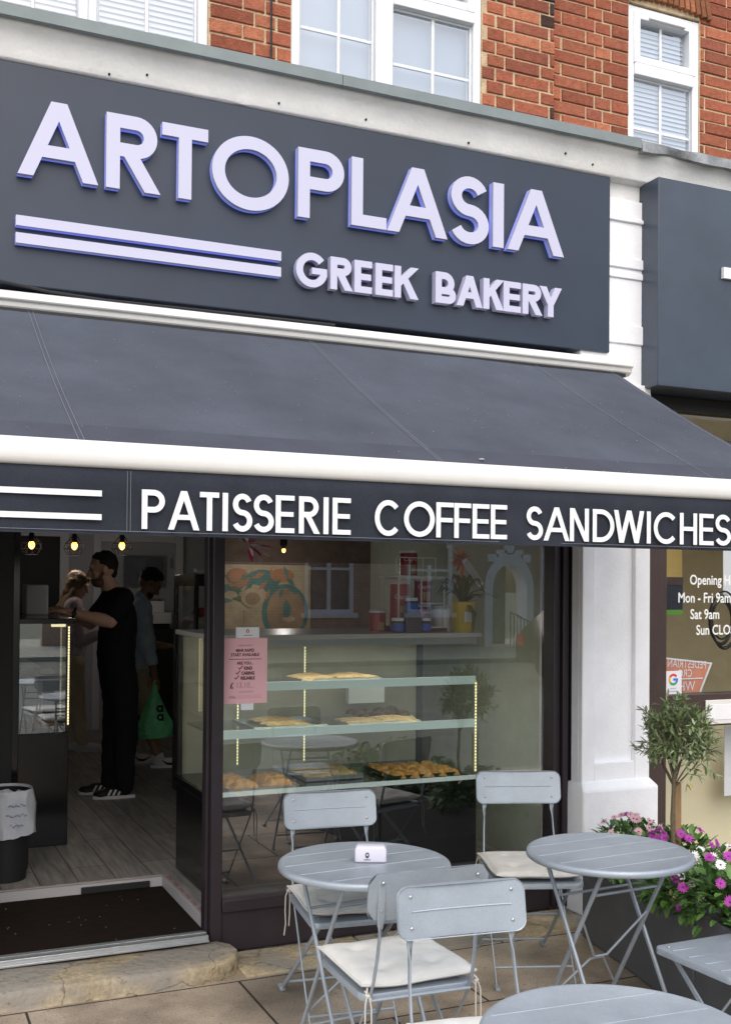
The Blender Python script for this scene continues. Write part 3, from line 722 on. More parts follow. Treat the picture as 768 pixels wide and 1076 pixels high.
# cable hanging under the sign
tag(MB().tube([(.15,-.16,2.905),(.42,-.15,2.888),(.62,-.14,2.868),(.85,-.13,2.862),(1.3,-.12,2.868),(1.9,-.11,2.872)], .006, 6).build('black_cable', M_black), 'thin black cable sagging between the bakery sign and the awning', 'cable')

tag(MB().tube([(1.64,.066,4.0),(1.638,.064,4.4),(1.642,.066,4.8),(1.64,.065,5.3)], .005, 6).build('wall_cable', M_black), 'thin black cable running up the brickwork between two windows', 'cable')
# ------------------------------------------------------------------ awning
aw = thing('awning', 'charcoal fabric awning with white bar and lettered valance over the bakery', 'awning', (1.8, -.2, 2.77))
AX0, AX1 = .19, 3.42; BY, BZ = -1.50, 2.07
mb = MB(); pr = [(-.04,2.852),(-.175,2.846),(-.20,2.838),(-.203,2.806),(-.19,2.800),(-.185,2.778),(-.165,2.768),(-.04,2.768)]
k = len(pr); vs = [(x,y,z) for x in (AX0-.08, 3.52) for y, z in pr]
mb.add(vs, [(j, k+j, k+(j+1)%k, (j+1)%k)[::-1] for j in range(k)] + [tuple(range(k)), tuple(k+j for j in range(k))[::-1]])
mb.build('cassette', M_white, aw, bevel=.004)
MB().box(AX0-.04, 3.47, -.2068, -.05, 2.749, 2.7665).build('cassette_shade_strip', M_black, aw)  # black strip standing in for the shade below the cassette
mb = MB(); nx, ny = 84, 30
def fab(u, v):
    x = AX0+(AX1-AX0)*u; y = -.182+(BY+.182)*v; z = 2.772+(BZ-2.772)*v
    z += -.022*math.sin(PI*v)*(1-.3*math.sin(PI*u)) + .004*noise.noise(Vector((x*2.2, v*1.5, 1)))
    for sx_ in (.546, 1.74, 2.93):
        z += .0004*math.exp(-((x-sx_)/.012)**2)
    return (x, y, z)
vs = [fab(i/nx, j/ny) for j in range(ny+1) for i in range(nx+1)]
mb.add(vs, [(j*(nx+1)+i, (j+1)*(nx+1)+i, (j+1)*(nx+1)+i+1, j*(nx+1)+i+1) for j in range(ny) for i in range(nx)])
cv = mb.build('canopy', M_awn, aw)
M_seam = pmat('seam_thread', (.20, .21, .235), .9)
for sx_ in (.532, .548, 1.74, 1.752, 2.93, 3.385):
    m_ = MB(); pth = []
    for j in range(ny+1):
        u = (sx_-AX0)/(AX1-AX0); p = fab(u, j/ny); pth.append((p[0], p[1]-.001, p[2]+.0035))
    m_.tube(pth, .0011, 4); m_.build('seam', M_seam, aw)
# darker band where the fabric wraps the front bar
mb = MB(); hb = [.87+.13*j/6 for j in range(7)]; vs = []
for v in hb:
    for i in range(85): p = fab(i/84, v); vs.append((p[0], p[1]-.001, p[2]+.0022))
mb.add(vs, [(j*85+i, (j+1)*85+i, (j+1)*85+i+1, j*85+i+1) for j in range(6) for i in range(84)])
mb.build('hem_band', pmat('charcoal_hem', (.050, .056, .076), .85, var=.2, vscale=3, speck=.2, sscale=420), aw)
# dust specks on the fabric
m_ = MB()
for k in range(130):
    u, v = random.uniform(.05, .98), random.uniform(.05, .97); p = fab(u, v); r_ = random.uniform(.0010, .0028)
    m_.ell((p[0], p[1]-.001, p[2]+.003), (r_, r_*1.4, r_*.5), None, 6, 4)
m_.ell((1.92, -1.43, 2.115), (.012, .006, .004), None, 6, 4)
m_.build('dust_speck', pmat('dust', (.42, .41, .38), .95), aw)['kind'] = 'stuff'
mb = MB(); pr = []
pr = [(-1.47,2.088),(-1.50,2.089),(-1.517,2.086),(-1.529,2.078),(-1.537,2.064),(-1.5405,2.045),(-1.540,2.027),(-1.536,2.014),(-1.528,2.008),(-1.515,2.006),(-1.47,2.006)]
k = len(pr); vs = [(x,y,z) for x in (AX0-.02, AX1+.02) for y, z in pr]
mb.add(vs, [(j, k+j, k+(j+1)%k, (j+1)%k)[::-1] for j in range(k)] + [tuple(range(k)), tuple(k+j for j in range(k))[::-1]])
mb.build('front_bar', M_white, aw, angle=60)
mb = MB(); nx, nz = 100, 8; vs = []
for j in range(nz+1):
    for i in range(nx+1):
        x = AX0+(AX1-AX0)*i/nx; t = j/nz
        vs.append((x, -1.53+.012*t*noise.noise(Vector((x*1.7, t, 2))) + (.010 if j == 0 else 0), 2.012-.2*t))
mb.add(vs, [(j*(nx+1)+i, (j+1)*(nx+1)+i, (j+1)*(nx+1)+i+1, j*(nx+1)+i+1) for j in range(nz) for i in range(nx)])
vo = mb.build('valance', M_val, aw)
m_ = MB()
for sx_ in (.661, .671): m_.box(sx_, sx_+.0012, -1.5355, -1.5345, 1.82, 2.0)
m_.box(AX0, AX1, -1.5355, -1.5345, 1.822, 1.8235); m_.build('stitching', M_seam, vo)
s_ = .0168; words_ = [MB(), MB(), MB()]
for ch, x0, x1 in [('P',.704,.773),('A',.783,.879),('T',.88,.94),('I',.951,.968),('S',.982,1.046),('S',1.049,1.116),('E',1.122,1.184),('R',1.199,1.27),('I',1.282,1.299),('E',1.313,1.376),('C',1.459,1.555),('O',1.566,1.679),('F',1.685,1.751),('F',1.753,1.817),('E',1.823,1.888),('E',1.894,1.958),('S',2.035,2.103),('A',2.106,2.213),('N',2.215,2.295),('D',2.312,2.405),('W',2.404,2.537),('I',2.550,2.567),('C',2.579,2.691),('H',2.701,2.781),('E',2.792,2.86),('S',2.868,2.944)]:
    extrude2d(words_[0 if x0 < 1.4 else (1 if x0 < 2 else 2)], glyph(ch, x1-x0, .117, s_), [(-1.5395, -1.538, 0, 0)], x0, 1.831)
for mb in words_: mb.build('lettering', M_print, vo)
mb = MB(); mb.box(AX0+.02, .587, -1.5395, -1.538, 1.922, 1.939); mb.box(AX0+.02, .587, -1.5395, -1.538, 1.853, 1.870); mb.build('printed_stripe', M_print, vo)
for s0, s1 in ((.5, .95), (3.1, 2.65)):
    m_ = MB(); m_.tube([(s0,-.15,2.66),(s1,-.80,2.36),(s0,-1.46,2.05)], .022, 8); m_.ell((s1,-.80,2.36), (.04,.04,.04)); m_.box(s0-.04, s0+.04, -.17, .03, 2.6, 2.76); m_.build('folding_arm', M_white, aw)

# ------------------------------------------------------------------ neighbouring shop
ns = thing('shop_sign', 'plain blue-grey fascia sign of the next shop, cut by the right edge', 'sign', (4.4, -.14, 2.72))
MB().box(3.675, 7.6, -.205, .06, 2.725, 3.815).build('sign_board', pmat('blue_slate_sign', (.046,.060,.084), .3, var=.3, vscale=1.3), ns, bevel=.003)
mb = MB(); extrude2d(mb, glyph('T', .26, .32, .062), [(-.225, -.2052, 0, 0)], 4.095, 3.07); mb.build('letter', M_print, ns)
n2 = thing('shopfront', 'brown framed shopfront of the next shop with cream interior', 'shopfront', (4.4, .05, 0))
mb = MB(); mb.box(3.74, 3.83, -.01, .10, .02, 2.40); mb.box(3.83, 3.885, .004, .10, .02, 2.40); mb.box(3.885, 3.925, .02, .10, .02, 2.40); mb.build('post', M_brown, n2, bevel=.004)
MB().box(3.925, 7.45, .015, .10, .905, 1.085).build('mid_rail', M_brown, n2, bevel=.004)
MB().box(3.74, 7.45, .002, .10, 2.40, 2.50).build('transom_bar', M_brown, n2, bevel=.004)
MB().box(3.76, 7.45, .01, .10, 2.645, 2.72).build('head_rail', M_black, n2)
MB().box(3.925, 7.45, .016, .10, .02, .16).build('bottom_rail', M_brown, n2, bevel=.004)
for z0, z1 in ((1.085, 2.40), (.16, .905), (2.50, 2.645)):
    MB().quad((3.925,.05,z0),(7.45,.05,z0),(7.45,.05,z1),(3.925,.05,z1)).build('pane', M_glassnext, n2)
mb = MB(); mb.box(4.185, 4.50, .002, .0148, .915, 1.05); o = mb.build('letter_box', M_white, n2, bevel=.004); MB().box(4.212, 4.475, -.001, .0018, .94, 1.025).build('flap', M_print, o, bevel=.003)
for t, x, z, sz in (('Opening Hours',4.104,1.692,.078),('Mon - Fri 9am',4.022,1.592,.078),('Sat 9am',4.108,1.500,.078),('Sun CLOSED',4.150,1.412,.078)):
    ftext(t, sz, x, z, .046, M_letw, n2, 'opening_hours_lettering', sx=.84, bold=.0012)
struct(MB().box(3.46, 7.5, 3.2, 3.3, 0, 2.9), 'next_shop_wall', M_cream)
struct(MB().box(7.5, 7.6, .1, 3.3, 0, 2.9), 'next_shop_wall', M_cream)
struct(MB().box(3.425, 3.455, .1, 3.3, 0, 2.9), 'next_shop_wall', M_cream)
struct(MB().box(3.46, 7.5, .1, 3.2, -.05, .05), 'next_shop_floor', pmat('beige_floor', (.6,.54,.42), .6, var=.1))
struct(MB().box(3.46, 7.5, .1, 3.2, 2.9, 3.0), 'next_shop_ceiling', pmat('light_ceiling', (.85,.83,.75), .9))
M_panel = pmat('cream_panel', (.80, .72, .50), .8)
tag(MB().box(3.96, 7.4, .42, .44, .05, .86).build('window_back_panel', M_panel), 'cream boarded panel low behind the next shop glass', 'panel')
tag(MB().box(3.62, 4.62, .72, .74, 1.72, 2.38).build('roller_blind', pmat('mustard_blind', (.85,.62,.22), .9, stretch=(1,1,30), var=.08)), 'mustard yellow blind high inside the next shop window', 'blind')
dk = thing('wall_screen', 'dark poster with green lower edge inside the next shop window', 'poster', (4.05,.3,1.55))
MB().box(3.95, 4.27, .30, .32, 1.53, 1.735).build('board', pmat('dark_print', (.03,.035,.05), .3), dk)
mb = MB(); mb.box(3.95, 4.27, .296, .2995, 1.515, 1.545); mb.build('green_edge', pmat('green_print', (.12,.3,.05), .5), dk); MB().box(3.95, 4.27, .296, .2995, 1.69, 1.735).build('heading_band', M_brown, dk)
MB().box(4.0, 4.09, .29, .2955, 1.57, 1.65).build('car_picture', M_blue, dk)
ob = thing('placard', 'orange and white placard seen from behind low in the next shop window', 'placard', (4.1,.12,1.1))
mb = MB(); mb.add([(3.93,.12,1.085),(4.235,.12,1.085),(4.315,.12,1.245),(3.93,.12,1.285)], [(0,1,2,3)]); mb.build('board', M_orposter, ob)
mb = MB(); mb.box(3.93,4.26,.1165,.1185,1.158,1.165); mb.add([(4.235,.117,1.085),(4.248,.117,1.085),(4.33,.117,1.248),(3.93,.117,1.292),(3.93,.117,1.282),(4.312,.117,1.241)], [(0,1,2,5),(5,2,3,4)]); mb.build('white_line', M_paper, ob)
ftext('PEDESTRIAN', .062, 4.285, 1.215, .1165, M_paper, ob, 'lettering', sx=.8, mirror=True, rot=-.06)
ftext('CRO', .062, 4.185, 1.172, .1165, M_paper, ob, 'lettering', sx=.8, mirror=True)
ftext('WH', .075, 4.205, 1.095, .1165, M_paper, ob, 'lettering', sx=.9, mirror=True)
gs = thing('review_sticker', 'small white window sticker with a four coloured G beside the brown frame', 'sticker', (3.99,.04,1.08))
MB().box(3.933, 4.045, .040, .0415, 1.087, 1.215).build('card', M_paper, gs)
def arcpart(a0, a1, mat): 
    m_ = MB(); extrude2d(m_, strk(arc(0,0,.026,.026,a0,a1,14), .0125), [(.0385,.0395,0,0)], 3.987, 1.168, True); m_.build('letter_arc', mat, gs)
arcpart(35, 150, M_gr); arcpart(150, 215, M_gy); arcpart(215, 315, M_gg); arcpart(315, 360, M_gb)
MB().box(3.987, 4.019, .0382, .0392, 1.162, 1.174).build('letter_bar', M_gb, gs)
m_ = MB()
for k, (a, b_) in enumerate(((3.967,4.008),(3.955,4.022))): m_.box(a, b_, .0382, .0395, 1.118-k*.016, 1.122-k*.016)
m_.build('small_print_line', pmat('grey_ink', (.45,.46,.5), .8), gs)
cc = MB()
for k in range(5):
    r_ = .125-.009*k; cc.tube([(4.49+r_*math.cos(a*PI/16)*.8+.014*math.sin(k*2.1), .20+.008*k, 1.48+r_*math.sin(a*PI/16)*1.3+.012*math.cos(k*3.)) for a in range(32)], .0055, 6, closed=True)
tag(cc.build('cable_coil', M_black), 'black coiled cable hanging inside the next shop window', 'cable')
tag(MB().box(4.50, 4.86, .22, .224, 1.62, 2.2).build('notice_sheet', M_paper), 'large white notice sheet at the right inside the next shop window', 'notice')
tag(MB().box(4.55, 4.95, .26, .264, .45, .86).build('notice_sheet', M_paper), 'white sheet below the letterbox behind the next shop glass', 'notice')

# ------------------------------------------------------------------ bistro furniture
def rrect(w_, h_, r_, n=6):
    pts = []
    for cx_, cy_, a0 in ((w_/2-r_, h_/2-r_, 0), (-w_/2+r_, h_/2-r_, 90), (-w_/2+r_, -h_/2+r_, 180), (w_/2-r_, -h_/2+r_, 270)):
        for i in range(n+1): a = R(a0+90*i/n); pts.append((cx_+r_*math.cos(a), cy_+r_*math.sin(a)))
    return pts
def make_chair():
    t = thing('bistro_chair', 'x', 'chair', (0,0,0), 'folding bistro chairs on the pavement')
    # backrest: curved rounded plate with rolled edge
    mb = MB(); W_, H_ = .385, .142; out = rrect(W_, H_, .032); k = len(out)
    def bk(px, pz, off): return (px, .262 - .30*px*px*1.0 + off + .012*(pz/.071), .765+pz)
    rings = [(1.0, .0035), (1.0, -.0055), (.985, -.0085), (.955, -.0065)]
    vs = []
    for sc_, off in rings: vs += [bk(p[0]*(1-(1-sc_)*.4), p[1]*sc_, off) for p in out]
    n0 = len(rings)
    fs = [(i*k+j, i*k+(j+1)%k, i*k+k+(j+1)%k, i*k+k+j) for i in range(n0-1) for j in range(k)]
    # front grid fill: fan strips by columns
    vs += [bk(p[0]*(1-.045*.4), p[1]*.955, .0035) for p in out]
    mb.add(vs, fs)
    gx = 18
    for off, flip, sc_ in ((-.0065, False, .955), (.0035, True, 1.0)):
        a = []
        for i in range(gx+1):
            px = (-W_/2+W_*i/gx)*(1-(1-sc_)*.4); ax = abs(px)-(W_/2-.032)
            hh = H_/2-.032+math.sqrt(max(0, .032**2-max(0, ax)**2)) if ax > 0 else H_/2
            a += [bk(px, -hh*sc_, off), bk(px, hh*sc_, off)]
        f2 = [(2*i, 2*i+2, 2*i+3, 2*i+1) if not flip else (2*i, 2*i+1, 2*i+3, 2*i+2) for i in range(gx)]
        mb.add(a, f2)
    bo = mb.build('backrest', M_metal, t)
    m_ = MB(); m_.tube([bk(-.15+.03*i, .004, -.0068) for i in range(11)], .0028, 6); m_.build('groove', M_metal, bo)
    for sx in (-1, 1):
        for pz in (.043, -.040):
            m_ = MB(); p = bk(sx*.152, pz, -.0075); m_.ell(p, (.0055,.003,.0055), None, 10, 6); p = bk(sx*.152, pz, .010); m_.ell(p, (.0055,.003,.0055), None, 10, 6); m_.build('rivet', M_rivet, bo)
    # posts: flat against backrest, twisted below, curving to front feet
    for sx in (-1, 1):
        pts = [(.152,.256+.008,.828),(.152,.254+.006,.765),(.153,.251+.004,.70),(.1535,.252,.672),(.155,.250,.64),(.158,.240,.58),(.161,.222,.51),(.163,.198,.452),(.164,.165,.405),(.165,.07,.28),(.166,-.03,.145),(.166,-.12,.028),(.166,-.128,.012)]
        A = [];B = []
        for i, p in enumerate(pts):
            tw = 0 if i < 3 else (.5 if i == 3 else 1); a = tw*PI/2
            A.append((.0115*math.cos(a)+.0, .0115*math.sin(a)*.8, .0115*math.sin(a)*.5)); B.append((.0032*math.sin(a), -.0032*math.cos(a), 0))
        m_ = MB(); m_.bar([(sx*p[0], p[1], p[2]) for p in pts], A, B); m_.obox((sx*.166,-.138,.008), (.02,.045,.014), Matrix.Identity(3)); m_.build('post', M_metal, t, bevel=.0022)
        pts = [(.140,-.155,.438),(.142,-.10,.395),(.146,.02,.30),(.152,.25,.125),(.156,.40,.015)]
        d = Vector((0,.55,-.42)).normalized(); nrm = Vector((0,.42,.55)).normalized()*.0105
        m_ = MB(); m_.bar([(sx*p[0], p[1], p[2]) for p in pts], [nrm]*5, [(.0032,0,0)]*5); m_.obox((sx*.156,.415,.009), (.022,.05,.015), Matrix.Identity(3)); m_.build('leg', M_metal, t, bevel=.0022)
    m_ = MB(); m_.tube([(-.166,-.085,.075),(.166,-.085,.075)], .0055, 8); m_.build('foot_bar', M_metal, t)
    m_ = MB(); m_.tube([(-.153,.36,.048),(.153,.36,.048)], .0055, 8); m_.tube([(-.148,.10,.24),(.148,.10,.24)], .005, 8); m_.build('foot_bar', M_metal, t)
    m_ = MB(); m_.tube([(-.164,.198,.445),(.164,.198,.445)], .006, 8); m_.build('pivot_bar', M_metal, t)
    # seat: pressed sheet with rolled rim and five grooves
    mb = MB(); out = rrect(.372, .385, .035); k = len(out)
    def st(px, py, z): return (px, py-.005, .456+z-.006*math.cos(px/.186*PI/2)+.004*(py/.19))
    rings = [(1, -.020), (1, -.003), (.99, .0005), (.965, .0015)]; vs = []
    for s2, z in rings: vs += [st(p[0]*s2, p[1]*s2, z) for p in out]
    fs = [(i*k+j, i*k+(j+1)%k, i*k+k+(j+1)%k, i*k+k+j) for i in range(3) for j in range(k)]
    fs.append(tuple(3*k+j for j in range(k))); fs.append(tuple(range(k))[::-1]); mb.add(vs, fs)
    so_ = mb.build('seat', M_metal, t)
    for gy in (-.115, -.04, .035, .11):
        m_ = MB(); m_.tube([st(-.165+.033*i, gy, .0035) for i in range(11)], .0026, 6); m_.build('groove', M_metal, so_)
    for sx in (-1, 1):
        for py in (-.15, .15): m_ = MB(); m_.ell(st(sx*.15, py, .005), (.0055,.0055,.003), None, 10, 6); m_.build('rivet', M_rivet, so_)
    return t
def make_cushion():
    t = thing('seat_cushion', 'x', 'cushion', (0,0,0), 'seat cushions on the chairs')
    mb = MB(); n = 34; W_ = .375; vs = []; fs = []
    tuft = [(a, b_) for a in (-.09, .09) for b_ in (-.09, .09)]
    for side in (1, -1):
        for j in range(n+1):
            for i in range(n+1):
                u, v = -1+2*i/n, -1+2*j/n
                e = (max(0, 1-abs(u)**5)*max(0, 1-abs(v)**5))**.45
                x, y = u*W_/2*(1-.03*(1-v*v)*0+.012*(u*u*v*v)), v*W_/2
                th = .027*e
                for a, b_ in tuft: th -= .013*math.exp(-((x-a)**2+(y-b_)**2)/.0007)*e + .004*math.exp(-((x-a)**2+(y-b_)**2)/.006)*e
                th += .0045*e*noise.noise(Vector((x*13, y*13, side*3)))+.002*e*noise.noise(Vector((x*30, y*30, side)))
                zc = .486 - .006*math.cos(x/.186*1.57) + .008*noise.noise(Vector((x*6, y*6, 7)))*(abs(u)**3+abs(v)**3)
                vs.append((x, y-.005, zc+side*th*(1 if side > 0 else .75)))
    q = n+1
    for s_i in (0, 1):
        o = s_i*q*q
        for j in range(n):
            for i in range(n):
                f = (o+j*q+i, o+j*q+i+1, o+(j+1)*q+i+1, o+(j+1)*q+i); fs.append(f if s_i == 0 else f[::-1])
    mb.add(vs, fs)
    co_ = mb.build('cushion_pad', M_cush, t)
    m_ = MB(); edge = [(-1+2*i/20, -1) for i in range(20)]+[(1, -1+2*i/20) for i in range(20)]+[(1-2*i/20, 1) for i in range(20)]+[(-1, 1-2*i/20) for i in range(20)]
    def ez(u, v):
        x, y = u*W_/2*(1+.012*(u*u*v*v)), v*W_/2
        return (x, y-.005, .486-.006*math.cos(x/.186*1.57)+.008*noise.noise(Vector((x*6, y*6, 7)))*(abs(u)**3+abs(v)**3))
    m_.tube([ez(*e) for e in edge], .0042, 6, closed=True); m_.build('piping', M_cush, co_)
    for sx in (-1, 1):
        m_ = MB(); x = sx*.178; y = .185
        m_.tube([(x-sx*.01,y-.01,.478),(x,y+.01,.476),(x+sx*.008,y+.02,.465),(x-sx*.006,y+.024,.455),(x-sx*.01,y+.008,.462),(x+sx*.004,y+.0,.472)], .003, 6)
        m_.tube([(x+sx*.004,y+.02,.466),(x+sx*.012,y+.026,.44),(x+sx*.013,y+.028,.38),(x+sx*.010,y+.030,.33),(x+sx*.016,y+.031,.285)], .0024, 6)
        m_.tube([(x-sx*.002,y+.022,.464),(x-sx*.006,y+.03,.43),(x-sx*.006,y+.031,.37),(x-sx*.003,y+.032,.32)], .0024, 6)
        m_.ell((x,y+.02,.463), (.007,.006,.006), None, 10, 6)
        m_.build('tie', M_tie, t)
    return t
ch0 = make_chair(); cu0 = make_cushion()
CH = [(1.640,-.915,-7,'grey folding chair by the window behind the napkin holder table', 'cream cushion on the chair by the window behind the napkin table'),
      (1.505,-1.625,177,'grey folding chair seen from behind, tucked against the napkin holder table', 'cream cushion with hanging ties on the chair seen from behind'),
      (1.470,-2.315,-6.5,'grey folding chair with its backrest against the chair seen from behind', 'cream cushion at the bottom edge of the photo'),
      (2.555,-.765,-20,'grey folding chair standing beside the white pilaster', 'cream cushion on the chair beside the white pilaster'),
      (2.60,-1.945,181,'grey folding chair without a cushion beside the planter', None)]
for i, (x, y, rz, lab, cl) in enumerate(CH):
    put(ch0 if i == 0 else copy_tree(ch0), (x, y, 0), rz, lab)
    if cl: put(cu0 if i == 0 else copy_tree(cu0), (x, y, 0.001), rz+(0, 1.5, -2, 2)[i], cl)

def make_table():
    t = thing('bistro_table', 'x', 'table', (0,0,0), 'round folding bistro tables')
    mb = MB(); prof = [(.286,.684),(.296,.6845),(.2995,.688),(.301,.694),(.3005,.700),(.298,.7055),(.293,.7085),(.286,.7085),(.282,.7065)]
    mb.lathe(prof, n=96); mb.build('rim', M_metal, t)
    mb = MB(); mb.lathe([(.2865,.690),(.2865,.7062)], n=96)
    to = mb.build('table_top', M_metal, t)
    for gy in (-.18, -.06, .06, .18):
        hx = math.sqrt(.281**2-gy*gy); m_ = MB(); m_.tube([(-hx,gy,.7062),(0,gy,.7062),(hx,gy,.7062)], .0017, 6); m_.build('groove', M_metal, to)
    def leg(x, y0, y1): 
        d = Vector((0, y1-y0, -.675)).normalized(); nr = Vector((0, d.z, -d.y))*-.0076
        m_ = MB(); m_.bar([(x,y0,.688),(x,y0+(y1-y0)*.5,.35),(x,y1,.012)], [nr]*3, [(.0055,0,0)]*3); m_.obox((x,y1,.008), (.016,.035,.014), Matrix.Identity(3)); m_.build('leg', M_metal, t, bevel=.003)
    for x in (-.17, .17): leg(x, .165, -.215)
    for x in (-.152, .152): leg(x, -.150, .225)
    for y, z, hx in ((.085,.545,.17), (-.165,.10,.17), (.175,.10,.152), (-.09,.585,.152)):
        m_ = MB(); m_.tube([(-hx,y,z),(hx,y,z)], .0055, 8); m_.build('cross_bar', M_metal, t)
    def onb(z): return -.150+(.688-z)*(.375/.676)
    m_ = MB()
    yb = onb(.30)-.012
    m_.tube([(-.15,onb(.48),.48),(-.03,onb(.335),.315),(.03,onb(.335),.315),(.15,onb(.48),.48)], .0048, 8)
    m_.tube([(-.15,onb(.16),.16),(-.03,onb(.295),.300),(.03,onb(.295),.300),(.15,onb(.16),.16)], .0048, 8)
    m_.build('brace', M_metal, t)
    m_ = MB(); m_.box(-.18,.18,.14,.19,.676,.686); m_.box(-.16,.16,-.175,-.125,.676,.686); m_.build('under_bracket', M_metal, t)
    return t
tb0 = make_table()
TB = [(1.553,-1.272,4,'round grey bistro table holding the white napkin holder'), (2.442,-1.470,4,'round grey bistro table beside the flower planter'), (1.462,-2.822,-4,'round grey bistro table in the bottom right corner of the photo')]
for i, (x, y, rz, lab) in enumerate(TB): put(tb0 if i == 0 else copy_tree(tb0), (x, y, 0), rz, lab)
# napkin holder
nh = thing('napkin_holder', 'white napkin holder with a small printed emblem on the table', 'napkin holder', (1.575,-1.275,.7075))
nh.rotation_euler = (0, 0, R(-24))
mb = MB(); mb.add([(-.055,-.028,0),(.055,-.028,0),(.055,.028,0),(-.055,.028,0),(-.055,-.028,.045),(.055,-.028,.045),(.055,.028,.045),(-.055,.028,.045),(-.047,-.018,.058),(.047,-.018,.058),(.047,.018,.058),(-.047,.018,.058)],
    [(0,3,2,1),(0,1,5,4),(1,2,6,5),(2,3,7,6),(3,0,4,7),(4,5,9,8),(5,6,10,9),(6,7,11,10),(7,4,8,11),(8,9,10,11)])
o = mb.build('holder_body', pmat('white_card', (.62,.61,.70), .55), None, bevel=.006, segs=3); o.parent = nh
m_ = MB(); extrude2d(m_, strk(arc(0,.0,.005,.008,-60,260,14), .0035), [(-.0292,-.0282,0,0)], -.012, .027, True); m_.box(-.0145,-.0095,-.0292,-.0284,.017,.024); m_.box(-.024,.0,-.0292,-.0284,.0105,.0125)
o = m_.build('emblem', M_black); o.parent = nh

# ------------------------------------------------------------------ planters, flowers, olive tree
PO = Vector((3.085,-.395,0)); PD = Vector((-.188,-.982,0)).normalized(); PE = Vector((.982,-.188,0)).normalized()
def PP(s, e, z): return PO+PD*s+PE*e+Vector((0,0,z))
prot = Matrix((( -PD.x, PE.x*-1, 0), (-PD.y, -PE.y, 0), (0,0,1)))
def planter(s0, s1, lab):
    t = thing('planter', lab, 'planter', PP((s0+s1)/2, .2, 0), 'charcoal planters between the shops')
    mb = MB(); H_ = .42; W_ = .40; th = .022
    def P4(a, b_, e0, e1, z): return [PP(a,e0,z), PP(b_,e0,z), PP(b_,e1,z), PP(a,e1,z)]
    o4 = P4(s0,s1,0,W_,0.003)+P4(s0,s1,0,W_,H_)+P4(s0+th,s1-th,th,W_-th,H_)+P4(s0+th,s1-th,th,W_-th,H_-.05)
    fs = [(0,1,2,3)]+[(i*4+j, i*4+(j+1)%4, i*4+4+(j+1)%4, i*4+4+j)[::-1] for i in range(3) for j in range(4)]
    mb.add(o4, fs); mb.build('trough', M_planter, t, bevel=.006)
    m_ = MB(); m_.add(P4(s0+th,s1-th,th,W_-th,H_-.045), [(3,2,1,0)]); m_.build('soil', M_soil, t)
planter(0, 1.022, 'charcoal planter box nearest the pilaster, holding the olive tree')
planter(1.03, 2.05, 'charcoal planter box nearest the street')
def leafq(mb, p, d, up, L_, W_, mi=0, bend=.25):
    s_ = d.cross(up)
    if s_.length < 1e-4: s_ = d.cross(Vector((1,.3,0)))
    s_ = s_.normalized()*W_; u = s_.cross(d).normalized()
    q = [p, p+d*L_*.35+s_-u*0, p+d*L_*.75+s_*.75-u*L_*bend*.5, p+d*L_-u*L_*bend, p+d*L_*.75-s_*.75-u*L_*bend*.5, p+d*L_*.35-s_, p+d*L_*.5-u*L_*(bend*.2+.06)]
    mb.add(q, [(0,1,6),(1,2,6),(2,3,6),(3,4,6),(4,5,6),(5,0,6)], mi)
rg = random.Random(11)
def rdir(zmin=-1.):
    while True:
        v = Vector((rg.uniform(-1,1), rg.uniform(-1,1), rg.uniform(zmin,1)))
        if .05 < v.length < 1: return v.normalized()
def flower(p, nrm, r_, mats, parent):
    a = nrm.cross(Vector((.2,.9,.1))).normalized(); b_ = nrm.cross(a); m_ = MB(); n = rg.choice((13,15,17)); off = rg.random()
    for i in range(n):
        th = 2*PI*(i+off)/n; d = (a*math.cos(th)+b_*math.sin(th)); d = (d+nrm*rg.uniform(.05,.32)).normalized()
        leafq(m_, p+d*r_*.12, d, nrm, r_*rg.uniform(.82,1.02), r_*.155, 0, .10)
    m_.ell(p+nrm*.002, (r_*.2, r_*.2, r_*.14), None, 8, 5, 1)
    return m_.build('flower', mats, parent)
FL = [('magenta', M_pur, M_eye), ('white', M_whitep, M_eye), ('pink', M_pink, M_eye), ('crimson', M_hot, M_eye)]
def bush(s, e, w_, hgt, kind, nfl, lab, ext=None):
    base = PP(s, e, .40); t = thing('daisy_plant', lab, 'flowering plant', base, 'flowering daisy plants in the planters')
    mb = MB(); cen = base+Vector((0,0,hgt*.35))
    for k in range(int(620*(w_/.2)**1.5)):
        d = rdir(-.45); rr = rg.random()**.35
        p = cen+Vector((d.x*w_*rr, d.y*w_*rr, d.z*hgt*.72*rr))
        p += (-PE)*max(0, -.25*(p.z-.42))*0
        dd = (d+rdir()*.8+Vector((0,0,.25))).normalized()
        leafq(mb, p, dd, Vector((0,0,1)), rg.uniform(.035,.062), rg.uniform(.009,.015), rg.choice((0,0,1)), .3)
    for k in range(10):
        d = rdir(.1); mb.tube([base, base+Vector((d.x*w_*.5,d.y*w_*.5,hgt*.4)), cen+Vector((d.x*w_*.8,d.y*w_*.8,d.z*hgt*.6))], .003, 5, 1)
    mb.build('foliage', [M_leaf, M_leaf2], t)
    for k in range(int(nfl*1.7)):
        view = Vector((-.55,-.8,.55))
        while True:
            d = rdir(-.15)
            if d.dot(view) > -.12: break
        p = cen+Vector((d.x*w_*1.04, d.y*w_*1.04, d.z*hgt*.80+.018))
        m = FL[kind if rg.random() < .86 else rg.choice((0,0,1,2))]
        flower(p, (d*.6+view*.55+rdir()*.35).normalized(), rg.uniform(.017,.025), [m[1], m[2]], t)
    for k in range(max(1, nfl//5)):
        d = rdir(-.2); p = cen+Vector((d.x*w_, d.y*w_, d.z*hgt*.75)); m_ = MB(); m_.ell(p, (.008,.008,.011), None, 8, 6); m_.build('bud', M_yel, t)
bush(.10, .20, .16, .15, 2, 16, 'pink and white daisy plant at the planter end by the pilaster')
